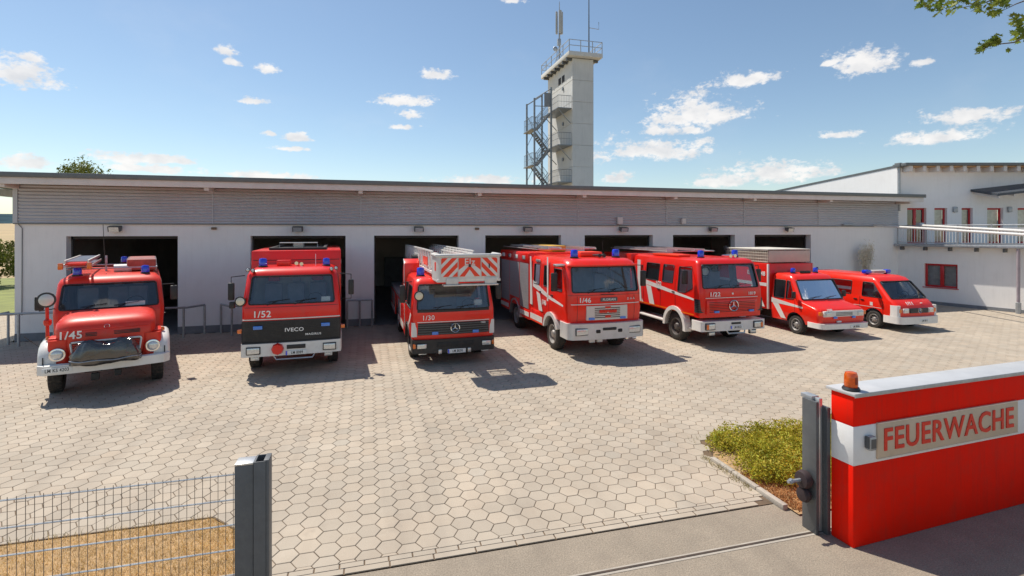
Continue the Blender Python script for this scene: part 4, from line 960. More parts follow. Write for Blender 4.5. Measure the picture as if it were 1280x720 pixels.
    # search lamp on a post, mirrors
    sl = v.round_lamp(-1.20, 1.25, 2.16, .17, mat('lamp_rim_black', (.03, .03, .03), .4), mat('pale_lamp_glass', (.60, .64, .60), .15, var=.1, coat=.8), 'search_light')
    P('search_light_post', MB().tube([(-1.18, 1.25, 1.08), (-1.19, 1.26, 2.02)], .035, 8).lathe([(.06, 0), (.08, .05), (.08, .12), (.05, .15)], 'z', (-1.18, 1.25, 1.55), 10), RED_OLD, sl)
    v.mirror(-1.36, 1.5, 2.06, .17, .34, [(-1.1, 1.7, 1.89), (-1.36, 1.5, 1.88), (-1.36, 1.5, 1.99)]); v.mirror(1.36, 1.6, 2.14, .17, .38, [(1.1, 1.75, 2.36), (1.36, 1.6, 2.38), (1.36, 1.6, 2.26)])
    P('marker_rod', MB().tube([(-1.12, .55, 1.05), (-1.48, .45, 1.45)], .007, 5), BLACK)
    v.levels, v.bow = bl, .07
    text('call_number', '1/45', .235, LETTER, v.root, (-.66, v.fy(-.63, 1.43) - .024, 1.43), rot=(R(90), 0, R(-7)), bold=.02)
truck_bonnet()

# ---------------- 1/52: flat nosed rescue truck with box
def truck_box():
    v = Veh('fire_engine', 'flat nosed red rescue truck marked 1/52 with tall box body and black grille', 'fire engine', -1.96, 14.92, 3.5, 1.22); P = v.p
    v.b('chassis', CHASSIS, -.45, .45, .3, 7.2, .5, .9)
    v.wheel(1.02, 1.18, .48, .28); v.wheel(1.0, 4.7, .48, .36)
    lv = [(.80, 1.20, .02, 1.85, .10), (1.47, 1.22, .0, 1.85, .11), (1.85, 1.22, .02, 1.85, .12), (2.62, 1.14, .22, 1.83, .16), (2.74, 1.09, .32, 1.82, .2), (2.80, .98, .46, 1.78, .2), (2.82, .8, .6, 1.7, .2)]
    v.cab(lv, .05, RED, (1.06, .99, 1.88, 2.60), [[(.32, 1.86), (1.45, 1.86), (1.45, 2.52), (.46, 2.52)]], seats=(-.6, 0, .6), seat_y=.95, arches=[(1.18, .48, .60)])
    P('white_card', MB().box(.72, .95, v.fy(.8, 1.95) + .05, v.fy(.8, 1.95) + .06, 1.89, 2.02), LETTER)
    P('red_headrest', MB().box(-.75, -.42, 1.35, 1.5, 2.35, 2.6, .05).box(.42, .75, 1.35, 1.5, 2.35, 2.6, .05), mat('seat_red', (.35, .03, .03), .7))
    g = P('grille', MB().loft([rring(1.225, -.022, .10, .09, z, .05) for z in (.90, 1.45)]), BLACK)
    for k in range(12): P('grille_rib', MB().loft([rring(1.15, -.036, .03, .05, z, .05) for z in (.93 + k * .042, .945 + k * .042)]), BLACK, g)
    for x in (-.83, .83): P('strobe_light', MB().box(x - .11, x + .11, -.105, -.05, 1.24, 1.33, .01), STROBE, g)
    text('maker_name', 'IVECO', .135, LETTER, g, (.05, -.094, 1.19), bold=.02, sx=1.15); text('maker_badge', 'MAGIRUS', .075, LETTER, g, (.52, -.088, 1.05), bold=.02, sx=1.2)
    P('trim_strip', MB().loft([rring(1.2, -.014, .03, .09, z, .05) for z in (1.475, 1.50)]), FILM, v.body)
    text('call_number', '1/52', .235, LETTER, v.root, (-.74, v.fy(-.74, 1.63) - .010, 1.62), bold=.016)
    P('flap_seam', MB().loft([rring(1.19, v.fy(1.2, 1.80) - .004, .2, .1, z, .05) for z in (1.795, 1.805)]), BLACK, v.body)
    bp = P('bumper', MB().loft([rring(1.23, -.10, .45, .06, z, .05) for z in (.54, .57, .84, .87)]), WHITE)
    P('bumper_lip', MB().loft([rring(1.22, -.06, .35, .06, z, .05) for z in (.871, .90)]), BLACK, bp)
    for x in (-.93, .93):
        v.lamp(x, -.13, .70, .34, .20); v.lamp(x * .97, -.02, .48, .20, .1, WHITE, LENS, name='fog_lamp')
    P('winch_slot', MB().box(-.13, .33, -.165, -.14, .70, .81, .01), BLACK, bp)
    P('tow_bar', MB().tube([(-.45, -.08, .54), (-.38, -.14, .44), (.5, -.14, .44), (.56, -.08, .54)], .02, 6), ALU)
    P('hook_cover', MB().lathe([(.02, -.10), (.13, -.09), (.155, -.03), (.155, .03)], 'y', (-.35, -.16, .72), 8), RED)
    v.plate(.1, -.165, .60, 'LM 8089', .52, .115)
    for sx in (-1, 1):
        P('wing', MB().loft([[(sx * 1.0, y, z), (sx * 1.245, y, z), (sx * 1.245, y - ny * .09, z - nz * .09), (sx * 1.0, y - ny * .03, z - nz * .03)] for (y, z, ny, nz) in [(1.18 - .60 * math.cos(a), .5 + .60 * math.sin(a), -math.cos(a), math.sin(a)) for a in [math.pi * k / 12 for k in range(13)]]]), WHITE, smooth=50)
        P('wing_front', MB().box(sx * 1.10, sx * 1.245, .30, .60, .48, 1.0, .02), WHITE)
        P('indicator', MB().box(sx * 1.22, sx * 1.33, .02, .10, 1.14, 1.24, .02), ORANGE)
        for k in (0, 1): v.round_lamp(sx * (.98 + k * .12), .22, 2.76 + .02 * k, .05, BLACK, name='spot_lamp')
    v.mirror(-1.50, .25, 2.22, .15, .46, [(-1.2, .4, 2.62), (-1.5, .25, 2.60), (-1.5, .25, 2.4)]); v.mirror(-1.48, .27, 1.86, .14, .18)
    v.mirror(1.50, .25, 2.24, .15, .42, [(1.2, .4, 2.62), (1.5, .25, 2.60), (1.5, .25, 2.4)])
    P('mirror_stay', MB().tube([(1.2, .4, 1.9), (1.5, .25, 1.92), (1.5, .25, 2.05)], .012, 5), BLACK)
    v.round_lamp(-1.25, .02, 1.98, .12, BLACK, mat('cream_lamp_glass', (.68, .64, .50), .2, var=.1, coat=.7), 'search_light')
    v.beacon(-.80, .75, 2.80, .105, .22); v.beacon(.84, .75, 2.80, .095, .20)
    P('horn_box', MB().box(-.48, -.12, .95, 1.25, 2.80, 2.98, .02), RED); P('horn', MB().lathe([(.05, -.2), (.02, .2)], 'y', (.05, .95, 2.9), 10).lathe([(.05, -.2), (.02, .2)], 'y', (.18, .95, 2.88), 10), CHROME)
    P('aerial', MB().tube([(.55, .9, 2.8), (.55, .9, 3.15)], .008, 4), LETTER)
    # box body
    bx = P('box_body', MB().box(-1.25, 1.25, 1.92, 7.2, .86, 3.22, .03), RED)
    P('roof_frame', MB().box(-.82, .82, 2.3, 2.42, 3.222, 3.30, .01).box(-.82, -.72, 2.42, 6.6, 3.222, 3.30, .01).box(.72, .82, 2.42, 6.6, 3.222, 3.30, .01), BLACK, bx)
    P('roof_plate', MB().box(-.72, .72, 2.42, 6.6, 3.222, 3.24), mat('roof_dark', (.05, .045, .045), .6), bx)
    P('vent_cowl', MB().box(-.16, .16, 2.5, 2.8, 3.24, 3.44, .02), DGREY, bx)
    for k in range(5): P('vent_louvre', MB().box(-.14, .14, 2.485, 2.50, 3.265 + k * .034, 3.28 + k * .034), ALU, bx)
    P('roof_rail', MB().tube([(-.55, 2.6, 3.23), (-.55, 2.6, 3.44), (.55, 2.6, 3.44), (.55, 2.6, 3.23)], .015, 5), FILM, bx)
    P('box_seam', MB().box(-1.2, 1.2, 1.905, 1.92, 2.93, 2.945), BLACK, bx)
    for sx in (-1, 1):
        for y0 in (2.1, 3.6, 5.3): P('side_shutter', MB().box(sx * 1.252, sx * 1.256, y0, y0 + 1.3, 1.0, 2.7), SHUTTER, bx)
        P('box_stripe', MB().box(sx * 1.252, sx * 1.257, 1.95, 7.1, 2.78, 2.92), FILM, bx)
truck_box()

# ---------------- 1/30: turntable ladder
def truck_ladder():
    v = Veh('ladder_truck', 'turntable ladder truck marked 1/30 with chevron striped rescue cage over its cab', 'fire engine', 2.36, 14.85, 1.5, 1.20); P = v.p
    v.b('chassis', CHASSIS, -.45, .45, .3, 8.6, .45, .85)
    v.wheel(1.0, 1.30, .47, .28, RIM); v.wheel(1.0, 5.4, .47, .36, RIM)
    lv = [(.74, 1.18, .02, 2.35, .10), (1.25, 1.20, .0, 2.35, .11), (1.55, 1.20, .01, 2.35, .12), (2.28, 1.12, .17, 2.33, .15), (2.40, 1.08, .26, 2.32, .18), (2.47, .96, .42, 2.28, .2)]
    v.cab(lv, .06, RED_ORANGE, (1.05, .99, 1.57, 2.27), [[(.30, 1.57), (1.25, 1.57), (1.25, 2.20), (.42, 2.20)], [(1.42, 1.57), (2.1, 1.57), (2.1, 2.20), (1.42, 2.20)]], seats=(-.55, .55), seat_y=.95, arches=[(1.30, .47, .60)], floor=.95)
    P('lower_screen_band', MB().loft([rring(1.05, -.012, .05, .1, z, .06) for z in (1.50, 1.56)]), BLACK, v.body)
    P('white_bag', MB().box(.65, .9, .25, .4, 1.6, 1.78, .04), LETTER)
    g = P('grille', MB().loft([rring(1.05, -.018, .10, .06, z, .06) for z in (.86, 1.20)]), BLACK)
    for k in range(5): P('grille_rib', MB().loft([rring(1.03, -.034, .03, .05, z, .06) for z in (.885 + k * .065, .905 + k * .065)]), DGREY, g)
    v.star(.02, -.105, 1.04, .125, g)
    for x in (-.55, .62): P('strobe_light', MB().box(x - .09, x + .09, -.10, -.04, .87, .955, .01), STROBE, g)
    P('trim_strip', MB().loft([rring(1.06, -.013, .05, .09, z, .06) for z in (1.215, 1.235)]), FILM, v.body)
    text('maker_badge', '1222', .07, LETTER, g, (.84, -.075, 1.16), bold=.02)
    text('call_number', '1/30', .19, LETTER, v.root, (-.74, v.fy(-.74, 1.37) - .012, 1.345), bold=.006)
    for sx in (-1, 1): P('corner_reflector', MB().loft([rring(.08, -.025, .12, .03, z) for z in (.82, 1.22)]), FILM).location = (sx * 1.12, .02, 0)
    bp = P('bumper', MB().loft([rring(1.19, -.08, .45, .07, z, .06) for z in (.36, .42, .70, .74)]), BLACK)
    for sx in (-1, 1):
        o = v.lamp(sx * .93, -.10, .57, .30, .17); P('indicator', MB().box(sx * 1.08, sx * 1.17, -.09, .0, .50, .64, .02), ORANGE)
        v.lamp(sx * .90, -.04, .37, .22, .1, WHITE, LENS, name='fog_lamp'); P('tow_eye', MB().box(sx * .42 - .05, sx * .42 + .05, -.16, -.1, .33, .46, .02), ALU, bp)
    v.plate(.05, -.165, .40, 'LM 8030', .52, .12)
    P('bumper_recess', MB().box(-.5, .55, -.150, -.12, .52, .66, .01), CHASSIS, bp)
    for sx in (-1, 1):
        P('wheel_arch', MB().loft([[(sx * .95, y, z), (sx * 1.215, y, z), (sx * 1.215, y - ny * .07, z - nz * .07), (sx * .95, y - ny * .03, z - nz * .03)] for (y, z, ny, nz) in [(1.30 - .58 * math.cos(a), .48 + .58 * math.sin(a), -math.cos(a), math.sin(a)) for a in [math.pi * k / 12 for k in range(13)]]]), BLACK, smooth=50)
        P('step', MB().box(sx * .95, sx * 1.2, .38, .68, .34, .40, .01), ALU)
    v.stripe([(.15, 1.42), (.75, 1.05), (.95, 1.05), (.35, 1.46)], FILM); v.stripe([(1.92, .76), (2.30, .76), (2.30, 2.1), (2.10, 2.1)], FILM)
    v.mirror(-1.42, .35, 2.0, .16, .5, [(-1.15, .42, 2.34), (-1.42, .35, 2.34), (-1.42, .35, 2.2)]); v.mirror(1.42, .35, 2.0, .16, .46, [(1.15, .42, 2.34), (1.42, .35, 2.34), (1.42, .35, 2.2)])
    v.round_lamp(-1.0, -.04, 1.98, .13, BLACK, mat('cream_lamp_glass', (.68, .64, .50), .2), 'search_light')
    v.beacon(-.86, .75, 2.45, .11, .24); v.beacon(.95, .75, 2.45, .10, .2)
    # deck, side panels and turntable
    dk = P('deck', MB().box(-1.2, 1.2, 2.45, 8.6, 1.42, 1.56, .01), mat('chequer_plate', (.36, .33, .34), .5, metal=.4, var=.1), None)
    for sx in (-1, 1):
        for k, (y0, y1) in enumerate(((2.45, 3.4), (3.45, 4.7), (6.1, 7.3), (7.35, 8.55))):
            P('side_panel', MB().box(sx * 1.15, sx * 1.205, y0, y1, .55, 1.41, .01), RED_ORANGE, dk)
            P('side_stripe', MB().box(sx * 1.206, sx * 1.209, y0 + .03, y1 - .03, .60, .80), FILM, dk)
            P('panel_shutter', MB().box(sx * 1.206, sx * 1.209, y0 + .06, y1 - .06, .86, 1.36), SHUTTER if k else RED, dk)
        P('rear_arch', MB().box(sx * 1.1, sx * 1.2, 4.72, 6.08, 1.0, 1.41, .01), RED_ORANGE, dk)
        P('side_skirt', MB().box(sx * 1.12, sx * 1.203, 1.95, 2.44, .50, 1.6, .01), RED_ORANGE, dk)
    P('cab_rear_tower', MB().prism([(2.36, 1.57), (2.36, 2.75), (2.62, 2.90), (2.95, 2.50), (2.95, 1.57)], 'x', -1.18, -.70, .02), RED_ORANGE)
    P('tower_edge', MB().prism([(2.33, 1.6), (2.33, 2.74), (2.58, 2.9), (2.62, 2.86), (2.39, 2.72), (2.39, 1.6)], 'x', -1.20, -1.185), FILM)
    P('turntable', MB().lathe([(.9, 0), (.9, .16), (.8, .2), (.75, .7), (.5, .8)], 'z', (0, 6.6, 1.56), 24), RED)
    P('ladder_cradle', MB().box(-.55, -.4, 5.9, 7.4, 1.8, 3.0, .03).box(.4, .55, 5.9, 7.4, 1.8, 3.0, .03).box(-.55, .55, 2.5, 2.8, 2.3, 2.56, .02), RED)
    # ladder set: nested lattice sections
    M1 = mat('ladder_grey', (.76, .74, .70), .45, metal=.1, var=.12, scale=6)
    def section(w, z0, z1, y0, y1, n):
        m = MB()
        for sx in (-1, 1):
            m.box(sx * w - .03, sx * w + .03, y0, y1, z0 - .035, z0 + .035); m.box(sx * w - .022, sx * w + .022, y0, y1, z1 - .022, z1 + .022)
            for k in range(n):
                ya = y0 + (y1 - y0) * k / n; yb = y0 + (y1 - y0) * (k + .5) / n; yc = y0 + (y1 - y0) * (k + 1) / n
                m.tube([(sx * w, ya, z0), (sx * w, yb, z1), (sx * w, yc, z0)], .024, 5)
        for k in range(n * 2): y = y0 + (y1 - y0) * (k + .3) / (n * 2); m.tube([(-w, y, z0 + .3 * (z1 - z0)), (w, y, z0 + .3 * (z1 - z0))], .024, 5)
        return m
    lz = 2.62
    P('ladder_section', section(.60, lz, lz + .60, .1, 8.4, 14), M1); P('ladder_section', section(.50, lz + .05, lz + .54, -.25, 8.3, 15), M1); P('ladder_section', section(.41, lz + .10, lz + .48, -.35, 8.2, 16), M1)
    P('ladder_banner', MB().box(-.64, -.632, .9, 1.9, lz + .15, lz + .40), FLUOR); P('ladder_banner', MB().box(-.64, -.632, 3.0, 4.4, lz + .10, lz + .42), FILM)
    P('cable_reel', MB().lathe([(.18, -.1), (.18, .1)], 'x', (-.74, 3.4, lz + .2), 14), BLACK); P('cable_bundle', MB().tube([(-.5, .6, lz + .55), (-.5, 3, lz + .58), (-.45, 6, lz + .56)], .04, 6), BLACK)
    # rescue cage
    cx, ch, zb, zt, yf, yb = .18, .86, 2.50, 3.16, -1.28, -.40
    CG = mat('cage_white', (.66, .65, .62), .45, metal=.1, var=.08, dirt=(.45, .42, .38), dirt_amt=.3)
    cg = P('rescue_cage', MB().loft([[(cx - ch + a, yf + b, z) for a, b in ((0, .10), (.06, .0), (2 * ch - .06, 0), (2 * ch, .10), (2 * ch, yb - yf), (0, yb - yf))] for z in (zb + .02, zt - .02)], cap=False)
        .box(cx - ch, cx + ch, yf + .02, yb, zb - .04, zb + .03, .01), CG)
    P('cage_top_rail', MB().tube([(cx - ch, yb, zt), (cx - ch, yf + .08, zt), (cx - ch + .08, yf - .005, zt), (cx + ch - .08, yf - .005, zt), (cx + ch, yf + .08, zt), (cx + ch, yb, zt)], .045, 8), CG, cg)
    [P('cage_floor_light', MB().box(q, q + .32, yf - .03, yf + .1, zb - .10, zb + .08, .02), CG, cg) for q in (cx - .62, cx + .42)]
    P('cage_step', MB().box(cx - .7, cx + .78, yf - .06, yf + .25, zb - .14, zb - .10, .01), ALU, cg)
    P('cage_arm', MB().box(cx - .5, cx - .38, yb - .1, .4, zb + .1, zb + .3, .02).box(cx + .38, cx + .5, yb - .1, .4, zb + .1, zb + .3, .02), CG, cg)
    for sx in (-1, 1): P('cage_side_mark', MB().box(cx + sx * (ch + .002), cx + sx * (ch + .005), yf + .2, yf + .42, 2.75, 2.98), FLUOR, cg)
    # chevron panels: real strips on the front
    yp = yf - .004; x0, x1, z0, z1 = cx - ch + .09, cx + ch - .09, zb + .10, zt - .06
    cuts = [x0, x0 + .46, x1 - .46, x1]
    for k in range(3):
        a, b = cuts[k] + .008, cuts[k + 1] - .008
        pn = P('chevron_panel', MB().prism(rpoly([(a, z0), (b, z0), (b, z1), (a, z1)], .05 if k != 1 else .01), 'y', yp - .012, yp), FILM, cg, smooth=0)
        reg = lambda Q: clip(clip(clip(clip(Q, lambda p: p[0] - a - .005), lambda p: b - .005 - p[0]), lambda p: p[1] - z0 - .005), lambda p: z1 - .005 - p[1])
        c = (x0 + x1) / 2; st_ = []
        for q in range(-3, 6):
            o = q * .25
            if k == 0: st_.append([(x0 + o - .5, z0 - .5), (x0 + o - .365, z0 - .5), (x0 + o + .9 - .365, z0 + .4), (x0 + o + .4, z0 + .4)][:0] or [(x0 + o - .4, z0 - .2), (x0 + o - .26, z0 - .2), (x0 + o + .54, z0 + .6), (x0 + o + .40, z0 + .6)])
            elif k == 2: st_.append([(x1 - o + .4, z0 - .2), (x1 - o + .26, z0 - .2), (x1 - o - .54, z0 + .6), (x1 - o - .40, z0 + .6)])
        if k == 1:
            zm = z0 + .30; st_ = [[(a, zm), (b, zm), (b, z1), (a, z1)], [(a, z0 - .02), (a + .15, z0 - .02), (c, z0 + .19), (c, z0 + .31)], [(b, z0 - .02), (b - .15, z0 - .02), (c, z0 + .19), (c, z0 + .31)], [(a, zm - .13), (a + .17, zm), (a, zm)], [(b, zm - .13), (b - .17, zm), (b, zm)]]
        for Q in st_:
            Q = reg(Q)
            if len(Q) >= 3 and area(Q) > .002: P('chevron_stripe', MB().prism(Q, 'y', yp - .016, yp - .0125), FLUOR, cg, smooth=0)
    text('town_name', 'Elz', .24, FILM, cg, (cx, yp - .018, z1 - .115), ext=.002, bold=.01)
    P('cage_latch', MB().box(cx - .03, cx + .03, yp - .04, yp - .013, z0 + .25, z0 + .33, .01).box(cx + .52, cx + .545, yp - .04, yp - .013, z0 + .22, z0 + .34, .005), BLACK, cg)
    P('cage_post', MB().tube([(cx - ch + .02, yb, zb), (cx - ch + .02, yb, zt)], .03, 6).tube([(cx + ch - .02, yb, zb), (cx + ch - .02, yb, zt)], .03, 6).tube([(cx - ch, yb, zb + .33), (cx + ch, yb, zb + .33)], .025, 6), CG, cg)
truck_ladder()

def rails_on_roof(P, hw, y0, y1, z, m=None):
    P('roof_rail', MB().tube([(-hw, y0, z), (-hw, y1, z)], .02, 6).tube([(hw, y0, z), (hw, y1, z)], .02, 6).tube([(-hw, y0, z), (hw, y0, z)], .02, 6), m or ALU)

# ---------------- 1/46: modern crew-cab pumper
def truck_pumper():
    v = Veh('fire_engine', 'large crew cab fire engine marked 1/46 with silver front grille panel', 'fire engine', 6.93, 14.45, 1.5, 1.25); P = v.p
    v.b('chassis', CHASSIS, -.5, .5, .4, 7.3, .55, 1.0)
    v.wheel(1.04, 1.42, .50, .30); v.wheel(1.04, 5.3, .50, .38)
    lv = [(1.04, 1.22, .05, 3.45, .14), (1.40, 1.25, .0, 3.45, .18), (1.95, 1.25, .02, 3.45, .20), (2.72, 1.21, .17, 3.43, .22), (2.86, 1.17, .28, 3.42, .25), (2.94, 1.08, .44, 3.40, .28), (2.96, .9, .7, 3.35, .28)]
    v.cab(lv, .10, RED_ORANGE, (1.10, 1.07, 1.97, 2.72), [[(.42, 1.95), (1.15, 1.95), (1.15, 2.62), (.52, 2.62)], [(1.72, 1.98), (2.05, 1.98), (2.05, 2.66), (1.72, 2.66)], [(2.45, 1.98), (3.02, 1.98), (3.02, 2.66), (2.45, 2.66)]], seats=(-.6, .6), seat_y=1.1, arches=[(1.42, .50, .66)], floor=1.3)
    P('lower_cab', MB().box(-1.24, 1.24, 2.15, 3.44, .62, 1.05, .02), RED_ORANGE, v.body)
    P('sun_visor', MB().loft([rring(1.17, .10, .3, .2, z, .10) for z in (2.735, 2.78)]), RED_ORANGE, v.body)
    g = P('grille', MB().loft([[(x, min(v.fy(x, 1.4), v.fy(x, z)) - .022 + d, z) for d, z in ((0, 1.14), (0, 1.56), (.06, 1.56), (.06, 1.14))] for x in [-.68 + 1.36 * k / 8 for k in range(9)]]), mat('silver_grille', (.60, .60, .58), .35, metal=.3, var=.05))
    for k in range(6): P('grille_slot', MB().loft([[(x, v.fy(x, 1.4) - .028 + d, z) for d, z in ((0, 1.20 + k * .056), (0, 1.224 + k * .056), (.03, 1.224 + k * .056), (.03, 1.20 + k * .056))] for x in (-.42, -.2, 0, .2, .42)]), BLACK, g)
    P('red_emblem', MB().box(-.27, -.02, -.135, -.11, 1.35, 1.43).box(.04, .30, -.135, -.11, 1.35, 1.43).box(-.08, .10, -.135, -.11, 1.20, 1.27).box(-.08, .1, -.135, -.11, 1.48, 1.54), SIGNRED, g)
    text('maker_name', 'MAN', .13, SIGNRED, g, (.01, -.138, 1.39), bold=.03, sx=1.6)
    for x in (-.52, .52): P('strobe_light', MB().box(x - .09, x + .09, -.14, -.06, 1.15, 1.215, .01), STROBE, g)
    P('trim_strip', MB().loft([rring(1.21, v.fy(1.2, 1.6) - .012, .4, .17, z, .10) for z in (1.60, 1.622)]), FILM, v.body)
    text('call_number', '1/46', .20, LETTER, v.root, (-.72, v.fy(-.72, 1.72) - .012, 1.73), rot=(R(90), 0, R(-6)), bold=.02)
    P('name_panel', MB().box(-.22, .34, -.11, -.085, 1.68, 1.80, .01), DGREY); text('name_text', 'FLORIAN', .10, LETTER, v.root, (.06, -.113, 1.74), bold=.01); text('side_text', 'D A A', .10, FILM, v.root, (.82, v.fy(.82, 1.72) - .01, 1.74), rot=(R(90), 0, R(7)), bold=.0)
    P('flap_seam', MB().loft([rring(1.22, v.fy(1.25, 1.88) - .004, .3, .18, z, .10) for z in (1.875, 1.885)]), BLACK, v.body)
    for x in (-.95, .95): P('flap_seam', MB().tube([(x, v.fy(x, z) - .002, z) for z in (1.1, 1.3, 1.4, 1.6, 1.86)], .005, 4), BLACK, v.body)
    P('front_handle', MB().tube([(-.2, -.12, 1.90), (-.2, -.16, 1.90), (.2, -.16, 1.90), (.2, -.12, 1.90)], .012, 5), BLACK, v.body)
    # bumper with corner lamps
    bp = P('bumper', MB().loft([rring(1.27, -.12, .6, .16, z, .12) for z in (.58, .64, 1.00, 1.05)]), mat('bumper_silver', (.62, .62, .61), .42, metal=.25, var=.06, dirt=(.4, .36, .3), dirt_amt=.25))
    for sx in (-1, 1):
        o = v.lamp(sx * .86, -.18, .82, .42, .22, DGREY); P('indicator', MB().box(sx * 1.10, sx * 1.17, -.13, -.02, .73, .92, .02), mat('dark_red_lamp', (.35, .04, .015), .2), bp)
        P('tow_port', MB().box(sx * .36 - .07, sx * .36 + .07, -.255, -.2, .77, .87, .02), CHASSIS, bp)
        P('step_arch', MB().loft([[(sx * 1.0, y, z), (sx * 1.275, y, z), (sx * 1.275, y - ny * .12, z - nz * .12), (sx * 1.0, y - ny * .03, z - nz * .03)] for (y, z, ny, nz) in [(1.42 - .68 * math.cos(a), .50 + .70 * math.sin(a), -math.cos(a), math.sin(a)) for a in [math.pi * (.12 + .8 * k / 12) for k in range(13)]]]), mat('arch_silver', (.60, .59, .57), .5, var=.08, dirt=(.4, .34, .28), dirt_amt=.4), smooth=50)
    P('winch_port', MB().box(-.22, .24, -.262, -.2, .84, .93, .03), BLACK, bp); P('number_plate', MB().box(-.55, -.38, -.05, .05, .46, .55, .01).box(-.30, -.13, -.05, .05, .46, .55, .01), FILM, bp)
    P('tow_shackle', MB().box(.62, .72, -.1, 0, .48, .57, .02).box(.85, 1.0, -.1, 0, .50, .56, .02), CHROME, bp)
    # side dress of the cab
    for sx in (-1, 1):
        P('door_gap', MB().box(sx * 1.251, sx * 1.2525, 1.55, 1.565, 1.1, 2.7).box(sx * 1.251, sx * 1.2525, 2.22, 2.232, .65, 2.75).box(sx * 1.251, sx * 1.2525, 3.14, 3.152, .65, 2.75), BLACK, v.body)
        P('door_handle', MB().box(sx * 1.25, sx * 1.275, 1.18, 1.36, 1.72, 1.77, .008).box(sx * 1.25, sx * 1.275, 2.28, 2.42, 1.72, 1.77, .008), BLACK, v.body)
        P('roof_lamp', MB().box(sx * 1.20, sx * 1.24, 2.45, 2.85, 2.74, 2.83, .01), ALU, v.body)
    S = [[(.35, 1.50), (.35, 1.56), (1.55, 1.72), (3.12, 2.08), (3.12, 1.86), (1.55, 1.60)], [(3.16, 1.2), (3.43, 1.2), (3.43, 2.9), (3.30, 2.9)], [(2.15, 1.1), (2.5, 1.1), (2.75, 1.72), (2.4, 1.66)], [(1.72, 1.52), (1.60, 1.52), (1.60, 2.95), (1.72, 2.95)], [(2.18, .70), (3.42, .70), (3.42, .90), (2.18, .90)]]
    for q in S: v.stripe(q, FILM)
    P('hatch_edge', MB().box(-1.256, -1.25, 2.18, 3.42, .64, .69), FLUOR)
    text('side_number', '1/46', .22, LETTER, v.root, (-1.256, 2.0, 1.42), rot=(R(90), 0, R(-90)), bold=.02)
    v.mirror(-1.52, .40, 2.26, .20, .56, [(-1.2, .5, 2.72), (-1.52, .40, 2.72), (-1.52, .40, 2.5)]); v.mirror(1.52, .40, 2.30, .18, .5, [(1.2, .5, 2.72), (1.52, .40, 2.72), (1.52, .40, 2.5)])
    P('kerb_mirror', MB().box(-1.5, -1.18, .34, .56, 2.74, 2.80, .02), ALU)
    v.beacon(-.72, .72, 2.95, .115, .24); v.beacon(.72, .72, 2.95, .115, .24)
    P('horn_pair', MB().lathe([(.06, -.2), (.02, .3)], 'y', (.1, .8, 3.03), 10).lathe([(.06, -.2), (.02, .3)], 'y', (.26, .8, 3.03), 10), BLACK); P('aerial', MB().tube([(.4, 1.0, 2.95), (.4, 1.0, 3.5)], .007, 4), BLACK)
    P('orange_roof_box', MB().box(-.25, .55, 1.3, 2.1, 2.96, 3.12, .04), FLUOR)
    # rear body with shutters
    bd = P('rear_body', MB().box(-1.25, 1.25, 3.52, 7.3, .95, 3.02, .025), RED_ORANGE)
    for sx in (-1, 1):
        for y0, y1, z0 in ((3.60, 4.62, .98), (4.70, 5.95, 1.25), (6.02, 7.2, .98)):
            sh = P('roller_shutter', MB().box(sx * 1.252, sx * 1.262, y0, y1, z0, 2.62), SHUTTER, bd)
            for k in range(int((2.6 - z0) / .12)): P('shutter_rib', MB().box(sx * 1.2625, sx * 1.266, y0 + .02, y1 - .02, z0 + .02 + k * .12, z0 + .03 + k * .12), GALV, bd)
        P('roof_band', MB().box(sx * 1.252, sx * 1.275, 3.55, 7.28, 2.66, 2.98, .01), RED, bd)
        for k in range(4): P('scene_light', MB().box(sx * 1.276, sx * 1.29, 3.9 + k * .9, 4.25 + k * .9, 2.76, 2.90, .005), LENS if k % 2 == 0 else FILM, bd)
        [P('skirt', MB().box(sx * 1.1, sx * 1.26, q[0], q[1], .60, .94, .01), RED_ORANGE, bd) for q in ((3.50, 4.60), (6.05, 7.28))]
        P('skirt_stripe', MB().box(sx * 1.262, sx * 1.265, 3.55, 4.58, .70, .86).box(sx * 1.262, sx * 1.265, 6.1, 7.25, .70, .86), FILM, bd)
        P('rear_arch', MB().loft([[(sx * 1.0, y, z), (sx * 1.27, y, z), (sx * 1.27, y - ny * .06, z - nz * .06), (sx * 1.0, y - ny * .03, z - nz * .03)] for (y, z, ny, nz) in [(5.3 - .66 * math.cos(a), .52 + .66 * math.sin(a), -math.cos(a), math.sin(a)) for a in [math.pi * k / 12 for k in range(13)]]]), ALU, bd, smooth=50)
    rails_on_roof(P, 1.15, 3.0, 7.2, 3.16)
    P('roof_ladder', ladder(ladder(MB(), -.7, 2.4, 6.9, 3.22, .45, 15), .7, 2.6, 7.0, 3.20, .45, 15), ALU)
    P('roof_case', MB().box(-.3, .3, 3.8, 6.2, 3.03, 3.26, .03), mat('case_yellow', (.6, .36, .05), .5), None)
truck_pumper()

